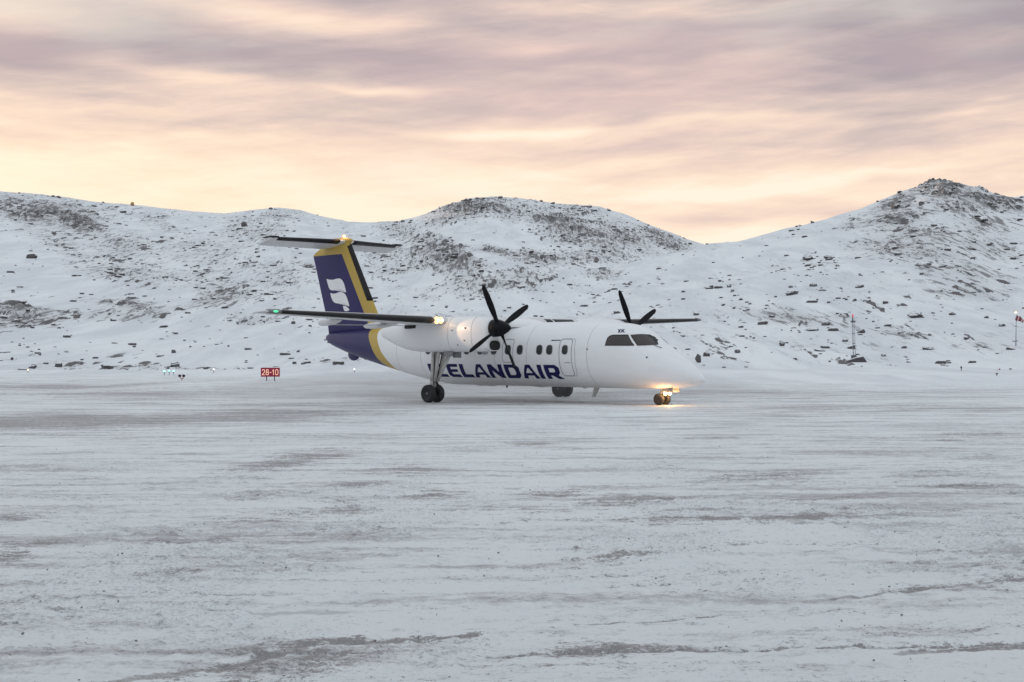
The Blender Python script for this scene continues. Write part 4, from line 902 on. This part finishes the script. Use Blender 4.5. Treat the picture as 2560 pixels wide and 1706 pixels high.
for px, py, h, w, lab, mt in ((2403, 928, .38, .10, 'small dark heart-shaped marker on the far snow line at right', M['post']), (2526, 926, .14, .22, 'low dark box on the far snow line below the windsock', M['post']), (2492, 940, .16, .12, 'small dark lump of a lamp in the flat snow below the windsock', M['post'])):
    p = terrain_at(px, py); e = empty('ground_marker', p); tag(e, lab, 'marker')
    MB().tube([(0, 0, -.1), (0, 0, h * .55)], .03, 8).build('marker_post', mt, e); MB().ball((-w * .25, 0, h * .8), (w * .45, .08, h * .28)).ball((w * .25, 0, h * .78), (w * .45, .08, h * .28)).build('marker_head', mt, e)
p = terrain_at(2496, 928); e = empty('ground_marker', p); tag(e, 'small white and red marker on the far snow line at right', 'marker')
MB().box((-.08, 0, .12), (.16, .1, .16), bev=.02).build('white_block', M['snow_cap'], e); MB().box((.10, 0, .14), (.12, .09, .12), bev=.02).build('red_block', M['sign_red'], e)
# antenna mast on its plinth
p = terrain_at(2140, 906); k = p.y / F
pb = obj('mast_plinth', None) if False else None
pl = MB(); pw = 50 * k; ph = 13 * k
pl.loft([[(-.52 * pw, -.55, -.5), (.52 * pw, -.5, -.5), (.50 * pw, .9, -.5), (-.50 * pw, .9, -.5)], [(-.50 * pw, -.40, .18 * ph), (.50 * pw, -.45, .02 * ph), (.45 * pw, .8, .4 * ph), (-.40 * pw, .7, .4 * ph)], [(-.05 * pw, -.38, .72 * ph), (.33 * pw, -.40, ph), (.30 * pw, .5, ph), (-.1 * pw, .5, .8 * ph)]], smooth=False)
plo = pl.build('mast_plinth', M['concrete']); plo.location = p; tag(plo, 'dark sloping concrete block under the lattice mast, topped with snow', 'plinth')
MB().loft([[(-.50 * pw, -.415, .20 * ph), (-.06 * pw, -.40, .74 * ph), (.33 * pw, -.41, ph + .01), (.30 * pw, .5, ph + .01), (-.4 * pw, .7, .42 * ph)], [(-.46 * pw, -.2, .34 * ph), (-.06 * pw, -.2, .88 * ph), (.26 * pw, -.25, ph + .06), (.25 * pw, .4, ph + .06), (-.36 * pw, .5, .6 * ph)]]).build('snow_cover', M['snow_cap'], plo)
ms = empty('lattice_mast', p + Vector((-4 * k, .1, ph * .78))); tag(ms, 'slender lattice mast with a red top light rising from a concrete block', 'mast')
hm = 108 * k; wm = 5.5 * k
rl = MB()
for dx, dy in ((-.5, -.5), (.5, -.5), (.0, .5)):
    rl.tube([(dx * wm * 1.15, dy * wm, -.15), (dx * wm - 3 * k * 1, dy * wm, hm * .93)], .022, 6)
rl.build('rails', M['mast_light'], ms)
ru = MB()
for i in range(15):
    z = hm * .93 * i / 14; sh = -3 * k * i / 14
    ru.tube([(-.5 * wm + sh, -.5 * wm, z), (.5 * wm + sh, -.5 * wm, z), (sh, .5 * wm, z), (-.5 * wm + sh, -.5 * wm, z)], .009, 5)
    if i < 14: ru.tube([((-.5 if i % 2 else .5) * wm + sh, -.5 * wm, z), ((.5 if i % 2 else -.5) * wm + sh, -.5 * wm, z + hm * .93 / 14)], .008, 5)
ru.build('lattice', M['mast_light'], ms)
for z, w, h in ((.565 * hm, 7, 1.6), (.33 * hm, 6.5, 1.6), (.255 * hm, 6, 7), (.84 * hm, 11, 4)):
    MB().box((-3 * k * z / hm, 0, z), (w * k, w * k * .7, h * k), bev=.02).build('equipment_box', M['mast'], ms)
MB().box((3 * k, 0, .275 * hm), (9 * k, .05, 1.3 * k)).build('cross_arm', M['mast'], ms)
MB().box((-1 * k, 0, .02 * hm), (12 * k, 10 * k, 9 * k), bev=.03).build('base_cabinet', M['mast'], ms)
MB().tube([(-3 * k, 0, hm * .84), (-3.3 * k, 0, hm * .96)], .05, 8).build('top_pole', M['mast'], ms)
MB().tube([(-9 * k, 0, hm * .845), (5 * k, 0, hm * .845)], .02, 6).build('antenna_arm', M['mast'], ms)
tl = MB().lathe((-3.3 * k, 0, hm * .955), (0, 0, 1), [(0, .09), (.22, .09), (.27, .03)], 12).build('top_light', M['red_lens'], ms)
# windsock
p = terrain_at(2540, 868); k = p.y / F; hw_ = 84 * k
ws = empty('windsock_pole', p); tag(ws, 'grey windsock pole with limp red and white sock and a lit lamp on top', 'windsock')
MB().tube([(-.5 * k, 0, -.3), (-.2 * k, 0, 12 * k)], [1.7 * k, 1.5 * k], 10).tube([(-.2 * k, 0, 12 * k), (1 * k, 0, hw_ * .93)], [1.1 * k, .7 * k], 10).build('pole', M['mast_light'], ws)
MB().tube([(-9 * k, 0, 11 * k), (5 * k, 0, 13 * k)], .9 * k, 8).build('step_bar', M['mast'], ws)
sk = MB(); path = [(1, 70, 4.6), (2.6, 69.6, 5.6), (6, 69, 5.2), (9.5, 68, 4.6), (12.5, 66, 3.9), (15.5, 63.5, 3.5), (18, 61.5, 2.8)]
for i in range(len(path) - 1):
    rr = []
    for (x, z, r) in path[i:i + 2]:
        r *= 1.25; rr.append([(x * k + .3 * r * k * math.sin(q) * .8, -r * k * math.cos(q), z * k + r * k * math.sin(q)) for q in [2 * math.pi * j / 16 for j in range(16)]])
    sk.loft(rr, mi=0 if i in (0, 2, 3, 5) else 1, cap0=(i == 0), cap1=(i == len(path) - 2))
sk.build('sock', [M['sock_red'], M['sock_white']], ws)
MB().box((0, 0, hw_ * 1.0), (4.2 * k, 4 * k, 3.2 * k), bev=.03).build('lamp_head', M['orange_lens'], ws)
MB().box((0, 0, hw_ * 1.0 + 2.3 * k), (7 * k, 6 * k, .8 * k)).build('lamp_hood', M['mast'], ws)

# ------------------------------------------------------------------ boulders
def rock_mesh(name, seed, flat=.6, sub=3, ang=.55):
    r = np.random.default_rng(seed); bm = bmesh.new(); bmesh.ops.create_icosphere(bm, subdivisions=sub, radius=1)
    planes = [(Vector(r.normal(size=3)).normalized(), r.uniform(.50, .9)) for _ in range(14)]
    for v in bm.verts:
        d = v.co.normalized(); k = 1.0
        for n, h in planes:
            c = d.dot(n)
            if c > 1e-3: k = min(k, h / c)
        k *= 1 + .05 * math.sin(7 * d.x + seed) * math.sin(6 * d.y + 2 * seed) + .03 * math.sin(15 * d.z + seed)
        v.co = Vector((d.x * k, d.y * k * .8, d.z * k * flat))
    me = bpy.data.meshes.new(name); bm.to_mesh(me); bm.free(); me.polygons.foreach_set('use_smooth', [False] * len(me.polygons)); return me
def boulder_mat():
    m, t, b = new_mat('boulder_rock'); P = geo_pos(t); N = t.sep(t.node('ShaderNodeNewGeometry').outputs['Normal'])[2]
    n = t.noise(P, 1.4, 6, .65); n2 = t.noise(P, 5.0, 4, .6)
    c = t.mix(n, (.052, .049, .054), (.145, .132, .128)); c = t.mix(t.math('MULTIPLY', t.step(n2, .55, .75), .5), c, (.16, .145, .13))
    s = t.step(t.math('ADD', N, t.math('MULTIPLY', t.math('SUBTRACT', n2, .5), .9)), .52, .80)
    t.put(b.inputs['Base Color'], t.mix(s, c, (.79, .80, .82))); b.inputs['Roughness'].default_value = .8; return m
M['boulder'] = boulder_mat()
def sunlit_cairn_mat():  # low sunlight on the cairn is painted into its gold-brown colour
    m, t, b = new_mat('cairn_sunlit_tint'); t.put(b.inputs['Base Color'], t.mix(t.noise(geo_pos(t), 3, 4), (.30, .17, .07), (.45, .28, .12))); b.inputs['Roughness'].default_value = .8; return m
RK = [rock_mesh('boulder', 100 + i, [.55, .7, .5, .85, .45, .62, .75, .5, .6, .66][i]) for i in range(10)]
for me in RK: me.materials.append(M['boulder'])
def boulder(px, py, wpx, hpx, label, group=None, name='boulder', seed=None, sink=.25):
    """a boulder wpx x hpx photo pixels in size, standing where the hillside is seen at (px, py)"""
    p = terrain_at(px, py + hpx * .45); k = p.y / F; i = seed if seed is not None else random.randrange(len(RK))
    o = bpy.data.objects.new(name, RK[i % len(RK)]); C.objects.link(o)
    b = RK[i % len(RK)]; zz = max(v.co.z for v in b.vertices); xx = max(abs(v.co.x) for v in b.vertices)
    hw = wpx * k / 2; hz = hpx * k
    o.scale = (hw / xx, hw * random.uniform(.8, 1.2), hz / (zz * (2 - sink * 2)) * 1.05); o.rotation_euler = (random.uniform(-.12, .12), random.uniform(-.15, .15), random.uniform(-.5, .5) + (math.pi if random.random() < .5 else 0))
    o.location = p + Vector((0, hw * .4, hz * (.5 - sink * .4)))
    tag(o, label, 'rock', group); return o
for px, py, w, h, lab, sd in [
    (74, 641, 34, 13, 'dark dome-shaped boulder alone in the smooth snowfield at far left', 3),
    (610, 561, 20, 14, 'dark notched boulder on the upper slope left of the aircraft tail', 5),
    (308, 530, 19, 7, 'dark flat boulder just below the left ridge, under the small cairn', 1),
    (144, 914, 21, 11, 'dark wedge-shaped boulder at the foot of the left snowfield', 6),
    (436, 913, 28, 11, 'long black boulder at the foot of the slope above the green lamps', 4),
    (418, 920, 18, 7, 'small black boulder just left of the long one above the green lamps', 2),
    (204, 899, 13, 5, 'small black boulder right of the wedge-shaped boulder', 8),
    (80, 919, 24, 8, 'grey low boulder left of the wedge-shaped boulder', 7),
    (29, 898, 9, 7, 'small greenish-grey stone at the far left foot of the slope', 9),
    (2022, 645, 34, 15, 'pale snow-crusted boulder in the middle of the right slope', 3),
    (2073, 644, 32, 8, 'long flat black boulder beside the pale snow-crusted boulder', 4),
    (1984, 733, 36, 10, 'low pointed boulder in the snow below the pale snow-crusted boulder', 7),
    (2033, 714, 24, 7, 'small blocky boulder up and right of the low pointed boulder', 1),
    (2152, 716, 26, 8, 'dark slanting boulder right of centre on the smooth right slope', 5),
    (2215, 757, 21, 7, 'flat dark slab on the right slope above the big grey boulder', 8),
    (2294, 789, 44, 16, 'biggest grey boulder on the right slope, between mast and windsock', 3),
    (2383, 787, 22, 7, 'dark rugged boulder right of the biggest grey boulder', 2),
    (2467, 794, 13, 7, 'small dark blue-black boulder left of the windsock', 0),
    (1956, 861, 20, 13, 'pointed grey boulder on the lower slope left of the mast', 3),
    (2030, 825, 38, 7, 'long flat pale rock slab up and left of the mast', 4),
    (2064, 811, 26, 8, 'dark rock slab left of the mast, above the long pale slab', 1),
    (2155, 830, 24, 9, 'dark split boulder just right of the mast', 5),
    (2115, 853, 16, 7, 'small dark boulder left of the lower mast', 7),
    (2050, 876, 38, 7, 'long low dark rock left of the mast base', 2),
    (1844, 881, 18, 9, 'grey rounded boulder in the snow right of the aircraft nose', 9),
    (1747, 899, 18, 20, 'tall brown-grey rock pile just right of the aircraft nose', 3),
    (1766, 887, 20, 11, 'brown-grey rock up and right of the pile by the aircraft nose', 6),
    (1988, 897, 12, 6, 'small grey stone on the smooth snow left of the mast base', 0),
    (2210, 890, 17, 7, 'black flat boulder on the snow right of the mast base', 8),
    (2320, 872, 38, 8, 'long dark boulder right of the mast, under a snow crust', 4),
    (2260, 870, 18, 6, 'dark stone between the mast and the long dark boulder', 1),
    (2073, 905, 14, 4, 'thin dark stone in the flat snow left of the mast block', 5),
    (2272, 906, 14, 4, 'thin dark stone in the flat snow right of the mast block', 2),
    (2505, 815, 18, 7, 'dark rough stone on the snow left of the windsock pole', 7),
    (2530, 873, 26, 5, 'flat dark stone at the foot of the windsock pole', 4)]:
    boulder(px, py, w, h, lab, seed=sd)
o = boulder(331, 511, 11, 9, 'small cairn, painted golden as in sunlight, standing on the left ridge line', None, 'cairn', 3)
me = RK[3].copy(); me.materials.clear(); me.materials.append(sunlit_cairn_mat()); o.data = me; o['category'] = 'cairn'
REG = [('small dark boulder scattered on the smooth lower right slope', 'boulders on the lower right slope', (1790, 640, 2400, 870), 80, (6, 14)),
       ('small dark stone on the lower left snowfield below the rocky slope', 'stones on the lower left snowfield', (10, 800, 820, 925), 56, (6, 15)),
       ('dark boulder on the rocky left hillside', 'boulders on the left hillside', (20, 570, 700, 790), 42, (6, 15)),
       ('dark boulder on the slope between the aircraft tail and propellers', 'boulders behind the aircraft', (980, 600, 1560, 790), 36, (6, 14)),
       ('dark rock near the top of the right hill', 'rocks on the right hill top', (2120, 470, 2550, 620), 24, (8, 18))]
for lab, grp, (x0, y0, x1, y1), n, (a, b_) in REG:
    c = 0
    while c < n:
        px, py = random.uniform(x0, x1), random.uniform(y0, y1)
        if c and random.random() < .55: px, py = last[0] + random.gauss(0, 38), last[1] + random.gauss(0, 9)
        if not (x0 <= px <= x1 and y0 <= py <= y1): continue
        last = (px, py)
        if terrain_at(px, py).y > 1100: continue
        w = a + (b_ - a) * random.random() ** 2.2
        boulder(px, py, w, w * random.uniform(.28, .55), lab, grp); c += 1
for i in range(22):
    px = random.choice([random.uniform(10, 760), random.uniform(980, 1700), random.uniform(1900, 2555), random.uniform(1100, 1600)])
    py = min(np.interp(px, BCs[:, 0], BCs[:, 1]), np.interp(px, As[:, 0], As[:, 1])) + 3
    w = random.uniform(6, 16); boulder(px, py, w, w * random.uniform(.3, .5), 'small dark rock standing out on the skyline of the hills', 'rocks along the skyline')
# the uncounted small stones of the slopes, and crumbs of grit on the apron
def scatter(name, pts, mat, kinds=4):
    base = []
    for i in range(kinds):
        bm = bmesh.new(); bmesh.ops.create_icosphere(bm, subdivisions=1, radius=1); r = np.random.default_rng(i + 40)
        for v in bm.verts: v.co *= r.uniform(.7, 1.15)
        bm.verts.ensure_lookup_table(); base.append((np.array([v.co[:] for v in bm.verts]), np.array([[v.index for v in f.verts] for f in bm.faces]))); bm.free()
    V, Fc = [], []; o = 0
    for i, (x, y, z, rx, ry, rz, a) in enumerate(pts):
        bv, bf = base[i % kinds]; ca, sa = math.cos(a), math.sin(a); q = bv * np.array([rx, ry, rz])
        V.append(np.stack([q[:, 0] * ca - q[:, 1] * sa + x, q[:, 0] * sa + q[:, 1] * ca + y, q[:, 2] + z], -1)); Fc.append(bf + o); o += len(bv)
    V = np.concatenate(V); Fc = np.concatenate(Fc); me = bpy.data.meshes.new(name)
    me.vertices.add(len(V)); me.vertices.foreach_set('co', V.astype(np.float32).reshape(-1)); me.loops.add(Fc.size); me.loops.foreach_set('vertex_index', Fc.astype(np.int32).reshape(-1))
    me.polygons.add(len(Fc)); me.polygons.foreach_set('loop_start', np.arange(0, Fc.size, 3, dtype=np.int32)); me.update(calc_edges=True); me.validate()
    return tag(obj(name, me, mat), kind='stuff')
pts = []
while len(pts) < 2800:
    i, j = int(rng.integers(110, len(YR) - 62)), int(rng.integers(60, len(UC) - 60))
    if rng.random() > .06 + TDENS[i, j] ** 1.5: continue
    r = (.12 + .40 * rng.random() ** 3) * (1 + TY[i, j] / 500)
    pts.append((TX[i, j], TY[i, j], TZ[i, j] + r * .15, r * rng.uniform(.8, 1.6), r, r * rng.uniform(.4, .75), rng.uniform(-.6, .6)))
scatter('loose_stones', pts, M['boulder'])
pts = []
m_, t_, b_ = new_mat('grit'); t_.put(b_.inputs['Base Color'], t_.mix(t_.noise(geo_pos(t_), 1.1, 3), (.08, .078, .085), (.27, .26, .255))); b_.inputs['Roughness'].default_value = .8
for _ in range(1500):
    y = 7.5 + 30 * rng.random() ** 1.7; x = rng.uniform(-.45, .45) * y; r = .003 + .010 * rng.random() ** 4
    if rng.random() < .5 and fbm(np.array([x / 1.6]), np.array([y / 2.2]), 3, 14)[0] < .5: continue
    pts.append((x, y, .004 + r * .3, r * 1.2, r, r * .8, rng.uniform(0, 3)))
scatter('grit_crumbs', pts, m_)
# ------------------------------------------------------------------ snow blown along the ground by the propellers
m_ = bpy.data.materials.new('blowing_snow'); m_.use_nodes = True; t_ = NT(m_.node_tree); t_.n.remove(t_.n['Principled BSDF'])
pv = t_.node('ShaderNodeVolumePrincipled'); pv.inputs['Color'].default_value = (.97, .98, 1, 1); pv.inputs['Density'].default_value = .035; pv.inputs['Anisotropy'].default_value = .2
t_.l.new(pv.outputs[0], [n for n in t_.n if n.type == 'OUTPUT_MATERIAL'][0].inputs['Volume'])
o = MB().ball((0, 0, 0), (13, 9, .95), n=32).build('blowing_snow', m_); o.location = (-1.0, 64, .25); tag(o, kind='stuff')
